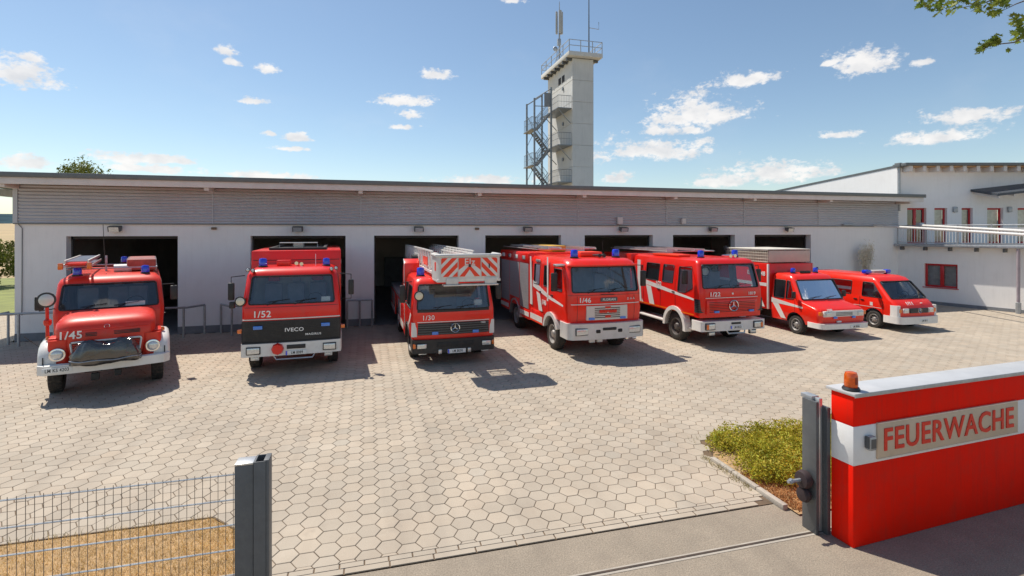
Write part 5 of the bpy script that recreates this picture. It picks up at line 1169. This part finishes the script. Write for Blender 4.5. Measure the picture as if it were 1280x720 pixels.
# ---------------- 1/22: older square crew-cab engine
def truck_square():
    v = Veh('fire_engine', 'square crew cab fire engine marked 1/22 with red grille and white wheel arches', 'fire engine', 11.52, 14.6, .5, 1.22); P = v.p
    v.b('chassis', CHASSIS, -.5, .5, .4, 7.0, .55, .98)
    v.wheel(1.02, 1.42, .485, .29, RIM_RED); v.wheel(1.02, 5.1, .485, .36, RIM_RED)
    lv = [(.98, 1.20, .03, 4.4, .07), (1.60, 1.22, .0, 4.4, .08), (1.92, 1.22, .02, 4.4, .09), (2.70, 1.13, .20, 4.38, .11), (2.82, 1.09, .28, 4.37, .14), (2.88, .98, .42, 4.32, .16), (2.89, .8, .6, 4.2, .16)]
    v.cab(lv, .03, RED, (1.08, 1.00, 1.94, 2.70), [[(.36, 1.90), (.80, 1.72), (1.22, 1.72), (1.22, 2.58), (.50, 2.58)], [(1.52, 1.98), (2.20, 1.98), (2.20, 2.60), (1.52, 2.60)], [(2.45, 1.98), (3.35, 1.98), (3.35, 2.60), (2.45, 2.60)]], seats=(-.6, .6), seat_y=1.2, arches=[(1.42, .485, .64)], floor=1.2)
    g = P('grille', MB().box(-.98, .98, -.055, .05, 1.10, 1.56, .015), RED)
    for k in range(7): P('grille_slot', MB().box(-.88, .88, -.060, -.05, 1.16 + k * .052, 1.178 + k * .052), mat('slot_dark_red', (.06, .008, .008), .6), g)
    v.star(.03, -.085, 1.36, .17, g)
    for x in (-.62, .72): P('strobe_light', MB().box(x - .09, x + .09, -.10, -.04, 1.14, 1.21, .01), STROBE, g)
    P('trim_strip', MB().box(-1.0, 1.0, -.045, .02, 1.615, 1.632), FILM, v.body)
    text('call_number', '1/22', .19, LETTER, v.root, (-.66, -.04, 1.735), bold=.02, sx=1.15); text('model_number', '1019', .14, LETTER, v.root, (.78, -.03, 1.735), bold=.02)
    P('hood_mark', MB().box(-.0, .05, -.045, -.02, 1.72, 1.78), LETTER, v.body)
    for sx in (-1, 1):
        P('air_intake', MB().box(sx * .99, sx * 1.235, .015, .26, 1.14, 1.58, .012), BLACK, v.body)
        for k in range(7): P('intake_rib', MB().box(sx * 1.0, sx * 1.242, .01, .24, 1.17 + k * .055, 1.18 + k * .055), DGREY, v.body)
    bp = P('bumper', MB().loft([rring(1.24, -.12, .42, .06, z, .03) for z in (.56, .60, .85, .88)]), WHITE)
    for sx in (-1, 1):
        v.lamp(sx * .92, -.15, .72, .36, .22); P('indicator', MB().box(sx * 1.0, sx * 1.08, -.20, -.19, .64, .80, .01), ORANGE, bp)
        v.lamp(sx * .80, -.04, .47, .26, .14, BLACK, LENS, name='fog_lamp')
    P('winch_slot', MB().box(-.12, .25, -.158, -.13, .76, .83, .01), BLACK, bp); v.plate(.08, -.165, .665, 'LM 8022', .48, .11)
    P('tow_bar', MB().tube([(-.28, -.1, .6), (-.24, -.16, .47), (.38, -.16, .47), (.44, -.1, .6)], .028, 6), ALU); P('tow_pin', MB().box(.66, .72, -.1, 0, .46, .58, .01), ALU)
    for sx in (-1, 1):
        P('wheel_arch', MB().loft([[(sx * 1.0, y, z), (sx * 1.255, y, z), (sx * 1.255, y - ny * .13, z - nz * .13), (sx * 1.0, y - ny * .03, z - nz * .03)] for (y, z, ny, nz) in [(1.42 - .68 * math.cos(a), .50 + .70 * math.sin(a), -math.cos(a), math.sin(a)) for a in [math.pi * (-.04 + 1.05 * k / 14) for k in range(15)]]]), WHITE, smooth=50)
        P('side_step', MB().box(sx * .95, sx * 1.24, 2.1, 4.3, .56, .62, .01), WHITE); P('step_board', MB().box(sx * .9, sx * 1.15, .45, .85, .50, .56, .01), ALU)
        P('door_gap', MB().box(sx * 1.2205, sx * 1.2225, 1.36, 1.375, 1.2, 2.6).box(sx * 1.2205, sx * 1.2225, 2.3, 2.315, 1.0, 2.6).box(sx * 1.2205, sx * 1.2225, 3.5, 3.515, 1.0, 2.6), BLACK, v.body)
        P('door_handle', MB().box(sx * 1.22, sx * 1.245, 1.40, 1.55, 1.66, 1.70, .008).box(sx * 1.22, sx * 1.245, 2.34, 2.5, 1.66, 1.70, .008), BLACK, v.body)
    for q in [[(.30, 1.52), (.30, 1.58), (3.6, 1.98), (3.6, 1.80), (1.3, 1.60)], [(3.64, 1.05), (3.78, 1.05), (3.95, 1.85), (3.95, 2.68), (3.72, 2.68), (3.72, 1.9)], [(2.7, 1.05), (3.05, 1.05), (3.3, 1.76), (2.95, 1.72)], [(3.5, 1.05), (3.62, 1.05), (3.62, 1.2)]]: v.stripe(q, FILM)
    P('orange_line', MB().box(-1.225, -1.2215, .3, 4.3, 1.03, 1.07), ORANGE)
    text('side_number', '1/22', .20, LETTER, v.root, (-1.226, 2.42, 1.885), rot=(R(90), 0, R(-90)), bold=.02)
    v.mirror(-1.46, .45, 2.28, .2, .46, [(-1.15, .5, 2.62), (-1.46, .45, 2.62), (-1.46, .45, 2.45)]); v.mirror(1.46, .45, 2.28, .18, .44, [(1.15, .5, 2.62), (1.46, .45, 2.62), (1.46, .45, 2.45)])
    v.round_lamp(-.62, .55, 2.45, .16, BLACK, mat('pale_lamp_glass', (.60, .64, .60), .15), 'search_light')
    v.beacon(-.52, .9, 2.87, .105, .24); v.beacon(.86, .9, 2.87, .105, .24)
    P('horn', MB().lathe([(.06, -.2), (.02, .25)], 'y', (.34, .65, 2.96), 10).lathe([(.06, -.2), (.02, .25)], 'y', (.52, .65, 2.96), 10), CHROME)
    rails_on_roof(P, 1.0, 2.2, 6.7, 3.06)
    P('roof_ladder', ladder(ladder(MB(), -.55, 2.6, 6.8, 3.10, .45, 14), .5, 2.4, 6.6, 3.10, .45, 14), ALU)
    P('roof_bundle', MB().box(-1.0, -.5, 1.5, 3.2, 2.89, 2.97, .03), FLUOR)
    bd = P('rear_body', MB().box(-1.22, 1.22, 4.45, 6.95, .95, 2.88, .02), RED)
    for sx in (-1, 1):
        for y0, y1 in ((4.55, 5.65), (5.75, 6.85)): P('roller_shutter', MB().box(sx * 1.222, sx * 1.232, y0, y1, 1.25, 2.6), SHUTTER, bd)
truck_square()

# ---------------- small box-bodied van with roof crate
def van_box():
    v = Veh('fire_van', 'short nosed red box van with wire crate on its box roof', 'fire engine', 16.22, 14.65, -1, 1.03); P = v.p
    v.b('chassis', CHASSIS, -.5, .5, .3, 5.6, .32, .62)
    v.wheel(.88, 1.12, .35, .22, RIM); v.wheel(.88, 4.2, .35, .22, RIM)
    lv = [(.42, .98, .06, 2.35, .12), (.75, 1.03, .03, 2.35, .14), (.98, 1.03, .06, 2.35, .15), (1.06, 1.02, .14, 2.35, .18), (1.20, 1.00, .78, 2.35, .16), (1.26, 1.00, .86, 2.35, .16), (1.98, .92, 1.28, 2.34, .15), (2.10, .88, 1.38, 2.33, .16), (2.17, .78, 1.55, 2.3, .18), (2.19, .6, 1.7, 2.2, .18)]
    v.cab(lv, .05, RED_ORANGE, (.92, .84, 1.29, 1.97), [[(1.18, 1.27), (1.60, 1.25), (1.60, 1.93), (1.46, 1.93)], [(1.66, 1.25), (2.22, 1.25), (2.22, 1.93), (1.66, 1.93)]], seats=(-.45, .45), seat_y=1.45, arches=[(1.12, .35, .45)], floor=.7)
    g = P('grille', MB().box(-.86, .86, -.035, .05, .78, .98, .015), FILM)
    for k in range(3): P('grille_slot', MB().box(-.36, .36, -.040, -.03, .82 + k * .045, .84 + k * .045), BLACK, g)
    for sx in (-1, 1):
        v.lamp(sx * .70, -.03, .88, .24, .16, ALU); P('indicator', MB().box(sx * .88, sx * 1.0, .0, .09, .82, .96, .02), ORANGE)
        P('strobe_light', MB().box(sx * .40 - .07, sx * .40 + .07, -.075, -.03, .72, .79, .01), STROBE, g)
    bp = P('bumper', MB().loft([rring(1.04, -.12, .55, .16, z, .06) for z in (.37, .41, .52, .55)]), WHITE)
    v.plate(.35, -.185, .44, 'LM 8046', .46, .11, False); P('tow_point', MB().box(-.32, -.14, -.06, .0, .58, .64, .01), FILM)
    text('call_number', '1/48', .12, LETTER, v.root, (-.60, -.005, 1.02), rot=(R(62), 0, 0), bold=.02)
    P('trim_strip', MB().box(-.8, .8, -.04, -.02, .985, 1.0), FILM, v.body)
    for q in [[(.75, .98), (.75, 1.04), (2.3, 1.22), (2.3, 1.04)], [(1.55, .50), (1.8, .50), (2.25, 1.05), (1.95, 1.05)]]: v.stripe(q, FILM)
    for sx in (-1, 1): P('door_gap', MB().box(sx * 1.031, sx * 1.033, 1.12, 1.132, .82, 1.22).box(sx * 1.031, sx * 1.033, 2.28, 2.292, .6, 1.22), BLACK, v.body)
    v.mirror(-1.14, 1.05, 1.45, .14, .24, [(-.98, 1.1, 1.3), (-1.14, 1.05, 1.34)]); v.mirror(1.14, 1.05, 1.45, .14, .24, [(.98, 1.1, 1.3), (1.14, 1.05, 1.34)])
    v.beacon(-.55, 1.72, 2.17, .085, .18); v.beacon(.5, 1.72, 2.17, .085, .18)
    P('roof_sign', MB().box(-.32, .16, 1.6, 1.64, 2.19, 2.28, .01), BLACK)
    bx = P('box_body', MB().box(-1.08, 1.08, 2.42, 5.6, .72, 2.52, .03), RED)
    for sx in (-1, 1):
        P('corner_strip', MB().box(sx * 1.04, sx * 1.10, 2.40, 2.47, .74, 2.5, .01), FILM, bx)
        P('box_stripe', MB().prism([(2.6, .8), (3.0, .8), (3.4, 1.6), (3.1, 1.6)], 'x', sx * 1.081, sx * 1.084), FILM, bx); P('box_stripe', MB().box(sx * 1.081, sx * 1.084, 2.5, 5.5, 1.62, 1.75), FILM, bx)
    text('town_name', 'ELZ', .24, LETTER, bx, (-1.086, 3.4, 2.1), rot=(R(90), 0, R(-90)), bold=.02); text('side_number', '1/48', .24, LETTER, bx, (-1.086, 2.8, 2.1), rot=(R(90), 0, R(-90)), bold=.02)
    TAN = mat('tan_crate_cover', (.60, .48, .41), .8, var=.08)
    cr_ = P('roof_crate', MB().box(-.98, 1.0, 2.50, 2.53, 2.56, 3.02, .004).box(-.98, 1.0, 2.54, 5.0, 2.56, 2.60), TAN)
    m = MB()
    for k in range(26): y = 2.55 + k * .098; m.box(-1.0, -.99, y, y + .022, 2.55, 3.02)
    for z in (2.56, 2.68, 2.80, 2.92, 3.02): m.box(-1.012, -.99, 2.52, 5.05, z, z + .025); m.box(.99, 1.012, 2.52, 5.05, z, z + .025)
    P('crate_mesh', m, mat('pale_mesh', (.66, .58, .48), .6), cr_); P('crate_lid', MB().box(-1.02, 1.02, 2.50, 5.05, 3.045, 3.09, .01), mat('pale_lid', (.62, .59, .52), .6), cr_)
    P('crate_load', MB().box(-.9, .9, 2.6, 4.9, 2.61, 2.95, .05), mat('load_grey', (.58, .46, .37), .8), cr_)
    P('lamp_mast', MB().tube([(-1.02, 5.1, 2.52), (-1.02, 5.1, 3.12)], .03, 6).lathe([(.06, 0), (.09, .1), (.06, .2)], 'z', (-1.02, 5.1, 2.95), 10), BLACK)
van_box()

# ---------------- 1/11: command minibus
def van_bus():
    v = Veh('fire_van', 'red minibus marked 1/11 with white nose corners and blue light bar', 'fire engine', 20.12, 14.95, -1, .95); P = v.p
    v.b('chassis', CHASSIS, -.6, .6, .5, 4.7, .26, .5)
    v.wheel(.84, 1.02, .335, .21, RIM); v.wheel(.84, 3.75, .335, .21, RIM)
    lv = [(.34, .93, .05, 4.85, .12), (.70, .95, .02, 4.85, .14), (.92, .95, .05, 4.85, .15), (1.12, .94, .22, 4.85, .16), (1.18, .93, .32, 4.85, .16), (1.82, .85, .92, 4.82, .14), (1.95, .80, 1.05, 4.8, .16), (2.02, .70, 1.25, 4.7, .2), (2.04, .5, 1.5, 4.5, .2)]
    v.cab(lv, .05, RED_ORANGE, (.85, .77, 1.21, 1.82), [[(.66, 1.20), (1.55, 1.20), (1.55, 1.76), (1.10, 1.76)], [(2.05, 1.22), (3.1, 1.22), (3.1, 1.76), (2.05, 1.76)], [(3.3, 1.22), (4.5, 1.22), (4.5, 1.76), (3.3, 1.76)]], seats=(-.42, .42), seat_y=1.2, arches=[(1.02, .335, .44), (3.75, .335, .44)], floor=.6)
    g = P('grille', MB().box(-.44, .44, -.06, .06, .70, .88, .01), BLACK); v.star(.0, -.075, .79, .085, g)
    for k in range(3): P('grille_rib', MB().box(-.42, .42, -.066, -.06, .73 + k * .05, .74 + k * .05), DGREY, g)
    for sx in (-1, 1):
        v.lamp(sx * .60, -.01, .79, .26, .17, FILM); P('indicator', MB().box(sx * .75, sx * .90, -.0, .10, .71, .87, .02), ORANGE)
        P('nose_corner', MB().loft([rring(.075, .012, .36, .05, z) for z in (.50, .70, .98)]), WHITE).location = (sx * .882, .0, 0)
    bp = P('bumper', MB().loft([rring(.965, -.09, .62, .17, z, .06) for z in (.30, .36, .52, .57)]), WHITE)
    v.plate(.12, -.15, .42, 'LM 8011', .44, .10, False)
    text('call_number', '1/11', .19, LETTER, v.root, (-.34, .06, 1.05), rot=(R(52), 0, 0), bold=.02)
    P('hood_badge', MB().box(.22, .30, .07, .10, 1.04, 1.07), LETTER)
    for sx in (-1, 1):
        P('door_gap', MB().box(sx * .951, sx * .953, 1.62, 1.632, .5, 1.18).box(sx * .951, sx * .953, 3.18, 3.192, .5, 1.18).box(sx * .951, sx * .953, .62, .632, .5, 1.1), BLACK, v.body)
        P('door_handle', MB().box(sx * .95, sx * .97, 1.44, 1.58, 1.02, 1.07, .008).box(sx * .95, sx * .97, 1.75, 1.9, 1.02, 1.07, .008), BLACK, v.body)
        P('door_badge', MB().box(sx * .951, sx * .954, 1.05, 1.17, .86, 1.0).box(sx * .951, sx * .954, 2.5, 2.75, .95, 1.15), FILM, v.body); P('side_trim', MB().box(sx * .951, sx * .955, .68, 3.25, .80, .815), FILM, v.body)
    v.mirror(-1.06, .85, 1.36, .16, .18, [(-.9, .9, 1.25), (-1.06, .85, 1.3)]); v.mirror(1.06, .85, 1.36, .16, .18, [(.9, .9, 1.25), (1.06, .85, 1.3)])
    lb = P('light_bar', MB().box(-.34, .40, 1.62, 1.80, 2.08, 2.20, .02), FILM); [P('bar_lens', MB().box(q[0], q[1], 1.60, 1.82, 2.06, 2.22, .05), BLUE, lb) for q in ((-.66, -.345), (.405, .66))]
    P('bar_speaker', MB().box(-.2, .3, 1.612, 1.622, 2.10, 2.17), mat('bar_speaker_grey', (.4, .35, .33), .6), lb); P('bar_foot', MB().box(-.5, -.45, 1.66, 1.76, 2.0, 2.08).box(.45, .5, 1.66, 1.76, 2.0, 2.08), BLACK, lb)
    P('rear_beacon', MB().lathe([(.05, 0), (.06, .03), (.04, .12)], 'z', (-.3, 4.4, 2.03), 10), BLACK)
van_bus()

# ================================================================ VEGETATION
def leaf_mass(n, pick, size, rng, up=.35, lo=.6):
    """many leaf-sized faces, each a bent quad"""
    vs = []; fs = []; T = []
    for _ in range(n):
        p, k = pick(rng); s = size * rng.uniform(lo, 1.3)
        nrm = Vector((rng.gauss(0, 1), rng.gauss(0, 1), rng.gauss(up, 1))).normalized(); a = nrm.orthogonal().normalized(); b = nrm.cross(a)
        q = rng.uniform(0, 6.28); a, b = a * math.cos(q) + b * math.sin(q), b * math.cos(q) - a * math.sin(q)
        o = len(vs); vs += [p - a * s, p - b * s * .45 + nrm * s * .12, p + a * s, p + b * s * .45 + nrm * s * .12]; fs.append((o, o + 1, o + 2, o + 3)); T.append(k)
    mb = MB().add(vs, fs); return mb, T
def leaf_obj(name, mb, T, m, parent=None):
    me = mb.mesh(name, 0, False); me.materials.append(m); tint_attr(me, T); return link(name, me, parent)
LEAF = mat('shrub_leaf', (.38, .39, .05), .6, var=.3, scale=2.5, attr=True, transl=.35, spec=.3)
HEDGE = mat('hedge_leaf', (.17, .20, .05), .7, var=.3, scale=.8, attr=True, transl=.3, spec=.2)
TREE = mat('maple_leaf', (.13, .20, .03), .5, var=.35, scale=4, attr=True, transl=.4, spec=.3)
BARK = mat('bark', (.12, .09, .07), .9, var=.3, scale=6, bump=.6, bscale=20)
def rt(rng, lo=.75, hi=1.2): k = rng.uniform(lo, hi); y = rng.uniform(.85, 1.3); return (k * y, k, k * .9)
# low yellowish-green ground cover in the bed, built of lumps so its top is uneven
bumps = []
rb = random.Random(12)
for _ in range(300):
    x = 5.75 + rb.random() ** 1.3 * 8.0; y = rb.uniform(-15.5, -13.75)
    if in_bed(x - .12, y + .12): bumps.append((x, y, rb.uniform(.16, .30), rb.uniform(.17, .27)))
def pick_bed(rng):
    x, y, r, h = rng.choice(bumps); a = rng.uniform(0, 6.28); e = rng.random(); f = rng.random() ** .3
    rad = r * math.sqrt(1 - e * e) * f
    p = Vector((x + rad * math.cos(a), y + rad * math.sin(a), .02 + h * e * f * 1.3 + rng.random() * .03)); k = rng.uniform(.7, 1.25)
    return p, (k * rng.uniform(.9, 1.35), k, k * .8)
mb, T = leaf_mass(80000, pick_bed, .024, random.Random(6), .5)
tag(leaf_obj('ground_cover_shrubs', mb, T, LEAF), 'low yellow-green ground cover shrubs in the bed by the gate wall', 'shrubs', kind='stuff')
def litter(rng):
    x = rng.uniform(5.58, 6.6); y = rng.uniform(-16.05, -14.9); return (x, y)
tag(obj('leaf_litter', blades(5200, litter, .012, .06, .006, random.Random(8), 2.4, .004), mat('dead_leaves', (.42, .20, .07), .9, var=.4, scale=14, transl=.2), smooth=0, recalc=False), 'rust-brown dry leaf litter at the foot of the gate post', 'leaf litter', kind='stuff')
def tips(rng): return (rng.uniform(8.2, 13.5), rng.uniform(-15.3, -13.9)) if rng.random() < .8 else (None, None)
tag(obj('tall_grass', blades(420, tips, .7, 1.25, .005, random.Random(9), .5, 0), DRYGRASS, smooth=0, recalc=False), 'sparse tall dry grass stalks behind the red gate wall', 'grass', kind='stuff')
# dry ornamental grass against the garage front
pg = thing('ornamental_grass', 'tall dried pampas grass clump standing against the garage front', 'plant', (x_on_wall(1073) , -.45, 0))
mb = MB(); rng = random.Random(3)
for k in range(170):
    a = rng.uniform(0, 6.28); l = rng.uniform(.05, .42) ; h = rng.uniform(1.4, 2.75); dx, dy = math.cos(a) * l, math.sin(a) * l * .45
    mb.tube([(dx * .15, dy * .15, 0), (dx * .4, dy * .4, h * .55), (dx, dy, h)], [.010, .009, .003], 3)
PAMP = mat('pampas', (.74, .67, .54), .95, var=.25, scale=6, transl=.25)
obj('stalks', mb, PAMP, pg, smooth=0)
def pick_pl(rng):
    c = rng.choice([(-.33, 2.55), (-.12, 2.8), (.12, 2.65), (.32, 2.85), (.0, 2.35), (.25, 2.4), (-.2, 2.3)])
    return Vector((c[0] + rng.gauss(0, .07), rng.gauss(0, .08), c[1] + rng.gauss(0, .19))), (1, 1, 1)
mb, T = leaf_mass(2600, pick_pl, .035, rng); leaf_obj('plume', mb, T, mat('plume_tan', (.80, .74, .62), .95, var=.2, attr=True, transl=.3), pg)

# far shrubs and trees left of the building
def crown(parent, name, c, rx, ry, rz, n, size, m, rng, clumps=26, lo=.6):
    cl = []
    while len(cl) < clumps:
        p = Vector((rng.uniform(-1, 1), rng.uniform(-1, 1), rng.uniform(-1, 1)))
        if .25 < p.length < 1: cl.append((p, rng.uniform(.22, .42), rng.uniform(.7, 1.15)))
    def pick(r):
        p, s, k = r.choice(cl); q = Vector((r.gauss(0, 1), r.gauss(0, 1), r.gauss(0, 1))).normalized() * s * r.random() ** .4
        w = p + q; kk = k * r.uniform(.8, 1.2)
        return Vector((c[0] + w.x * rx, c[1] + w.y * ry, c[2] + w.z * rz)), (kk * r.uniform(.9, 1.2), kk, kk * .85)
    mb, T = leaf_mass(n, pick, size, rng, .3, lo); return leaf_obj(name, mb, T, m, parent)
hx = [(-31.5, 24.5, 3.4, 'broad leafy shrub at the outer end of the green hedge'), (-28.4, 22.8, 3.1, 'leafy shrub in the middle of the green hedge beside the field'), (-25.2, 22.0, 3.3, 'leafy shrub of the green hedge closest to the garage corner'), (-34.5, 26.5, 3.2, 'far outermost shrub of the green hedge row')]
for k, (x, y, h, lab) in enumerate(hx):
    s = thing('shrub', lab, 'shrub', (x, y, -.02), 0, 'shrubs of the hedge'); r = random.Random(20 + k)
    m = MB()
    for q in range(5): a = q * 1.25; m.tube([(0, 0, 0), (.3 * math.cos(a), .3 * math.sin(a), h * .4), (.9 * math.cos(a), .9 * math.sin(a), h * .8)], [.06, .045, .015], 5)
    obj('stems', m, BARK, s); crown(s, 'foliage', (0, 0, h * .5), 2.1, 1.6, h * .52, 9000, .10, HEDGE, r, 40)
def tree(label, x, y, h, rx, rz, n, size, seed, zc):
    s = thing('tree', label, 'tree', (x, y, -.05)); r = random.Random(seed); m = MB().tube([(0, 0, 0), (.1, 0, h * .3), (0, .1, h * .6), (.1, 0, h * .85)], [.22, .17, .11, .03], 8)
    for q in range(9):
        a = q * .7 + r.random(); z0 = h * r.uniform(.35, .7); l = rx * r.uniform(.6, .95); m.tube([(0, 0, z0), (math.cos(a) * l * .5, math.sin(a) * l * .5, z0 + h * .10), (math.cos(a) * l, math.sin(a) * l, z0 + h * .2)], [.07, .05, .015], 5)
    obj('trunk', m, BARK, s); crown(s, 'crown', (0, 0, zc), rx, rx, rz, n, size, HEDGE, r, 34)
tree('small tree whose loose crown shows above the garage roof', -26.4, 38.5, 10.2, 2.6, 3.2, 5200, .13, 31, 7.4)
tree('dark round field tree standing alone beyond the hedge', -118, 118, 6, 3.4, 2.6, 2600, .4, 33, 3.2)

# maple beyond the right edge of the view; only its lowest branches hang into the picture
mp = thing('maple_tree', 'maple branch tips with green leaves hanging over the yard', 'tree', (14.2, -14.9, 0))
org = Vector((14.2, -14.9, 0))
def sky_pt(u, v, Z):
    X = (u - 640) / FPX * Z; return Vector((X * CY + Z * SY, -X * SY + Z * CY + CAM.y, CAM.z - (v - HOR) * Z / FPX)) - org
tm = MB().tube([(0, 0, 0), (.1, 0, 2.5), (0, .1, 5), (.1, .1, 8)], [.28, .22, .17, .08], 12)
obj('trunk', tm, BARK, mp)
bough = MB(); hub = Vector((0, .1, 5.0))
twigs = []
def branch(pts, r0):
    bough.tube(pts, [r0 * (1 - .8 * k / (len(pts) - 1)) for k in range(len(pts))], 5)
    twigs.append(pts)
J1 = sky_pt(1330, -30, 7.2); J2 = sky_pt(1310, 40, 7.0)
branch([hub, (hub + J1) / 2 + Vector((0, 0, .3)), J1], .06); branch([hub - Vector((0, 0, .8)), (hub + J2) / 2 - Vector((0, 0, .2)), J2], .05)
branch([J1, sky_pt(1285, -18, 7.0), sky_pt(1240, -6, 6.9), sky_pt(1195, -2, 6.8), sky_pt(1150, 0, 6.7)], .022)
branch([sky_pt(1262, -10, 6.95), sky_pt(1230, 4, 6.8), sky_pt(1190, 12, 6.7)], .012)
branch([sky_pt(1300, -6, 7.05), sky_pt(1270, 5, 6.9), sky_pt(1252, 14, 6.8)], .012)
branch([J2, sky_pt(1290, 42, 6.9), sky_pt(1268, 53, 6.8), sky_pt(1240, 56, 6.75), sky_pt(1219, 67, 6.7)], .015)
branch([sky_pt(1292, 40, 6.95), sky_pt(1278, 22, 6.9), sky_pt(1268, 26, 6.9)], .01)
obj('boughs', bough, BARK, mp)
# leaf: five-lobed outline, slightly folded
prof = [(0, -.55), (.14, -.40), (.55, -.48), (.42, -.18), (.95, .05), (.48, .20), (.52, .62), (.20, .42), (0, 1.0), (-.20, .42), (-.52, .62), (-.48, .20), (-.95, .05), (-.42, -.18), (-.55, -.48), (-.14, -.40)]
lms = []
for q in range(6):
    r = random.Random(q); f = r.uniform(.1, .5)
    vs = [(0, 0, 0)] + [(x * .06, y * .06, abs(x) * .06 * f - .06 * .2 * max(0, y) * r.uniform(.3, 1)) for x, y in prof]
    mb = MB().add(vs, [(0, 1 + i, 1 + (i + 1) % 16) for i in range(16)]); me = mb.mesh('leaf', 0, False); me.materials.append(TREE); k = r.uniform(.75, 1.2)
    tint_attr(me, [(k * r.uniform(.8, 1.35), k, k)] * 16); lms.append(me)
r = random.Random(44)
def put(u, v, Z, s=1.0):
    o = link('leaf', r.choice(lms), mp); o.location = sky_pt(u, v, Z); o.rotation_euler = (r.uniform(-1.0, 1.0) + (math.pi if r.random() < .2 else 0), r.uniform(-1.0, 1.0), r.uniform(0, 6.28)); k = s * r.uniform(.7, 1.25); o.scale = (k, k, k)
for _ in range(210):       # upper spray
    u = r.uniform(1143, 1262); lim = 4 + 15 * (.4 + .6 * abs(math.sin((u - 1140) * .045))) * (1 if u > 1160 else .6); put(u, r.uniform(-14, lim), 6.75 + r.uniform(-.25, .25), .95)
for _ in range(54): u = r.uniform(1222, 1250); put(u, 62 - (u - 1222) * .45 + r.gauss(0, 3.5), 6.72 + r.uniform(-.1, .1), .85)
for _ in range(64): put(r.uniform(1264, 1292), r.uniform(18, 54), 6.9 + r.uniform(-.15, .15), .9)
for _ in range(60): put(r.uniform(1285, 1400), r.uniform(-60, 60), 7.1 + r.uniform(-.4, .4), 1)
put(1260, 63, 6.75, .8)
rr = random.Random(5)
tl, T = leaf_mass(9000, lambda q: (Vector((3.4 + q.triangular(-2, 2.5), -.6 + q.triangular(-2, 2), 8.2 + q.triangular(-2, 2))), rt(q)), .07, rr)
leaf_obj('upper_crown', tl, T, TREE, mp)['kind'] = 'stuff'
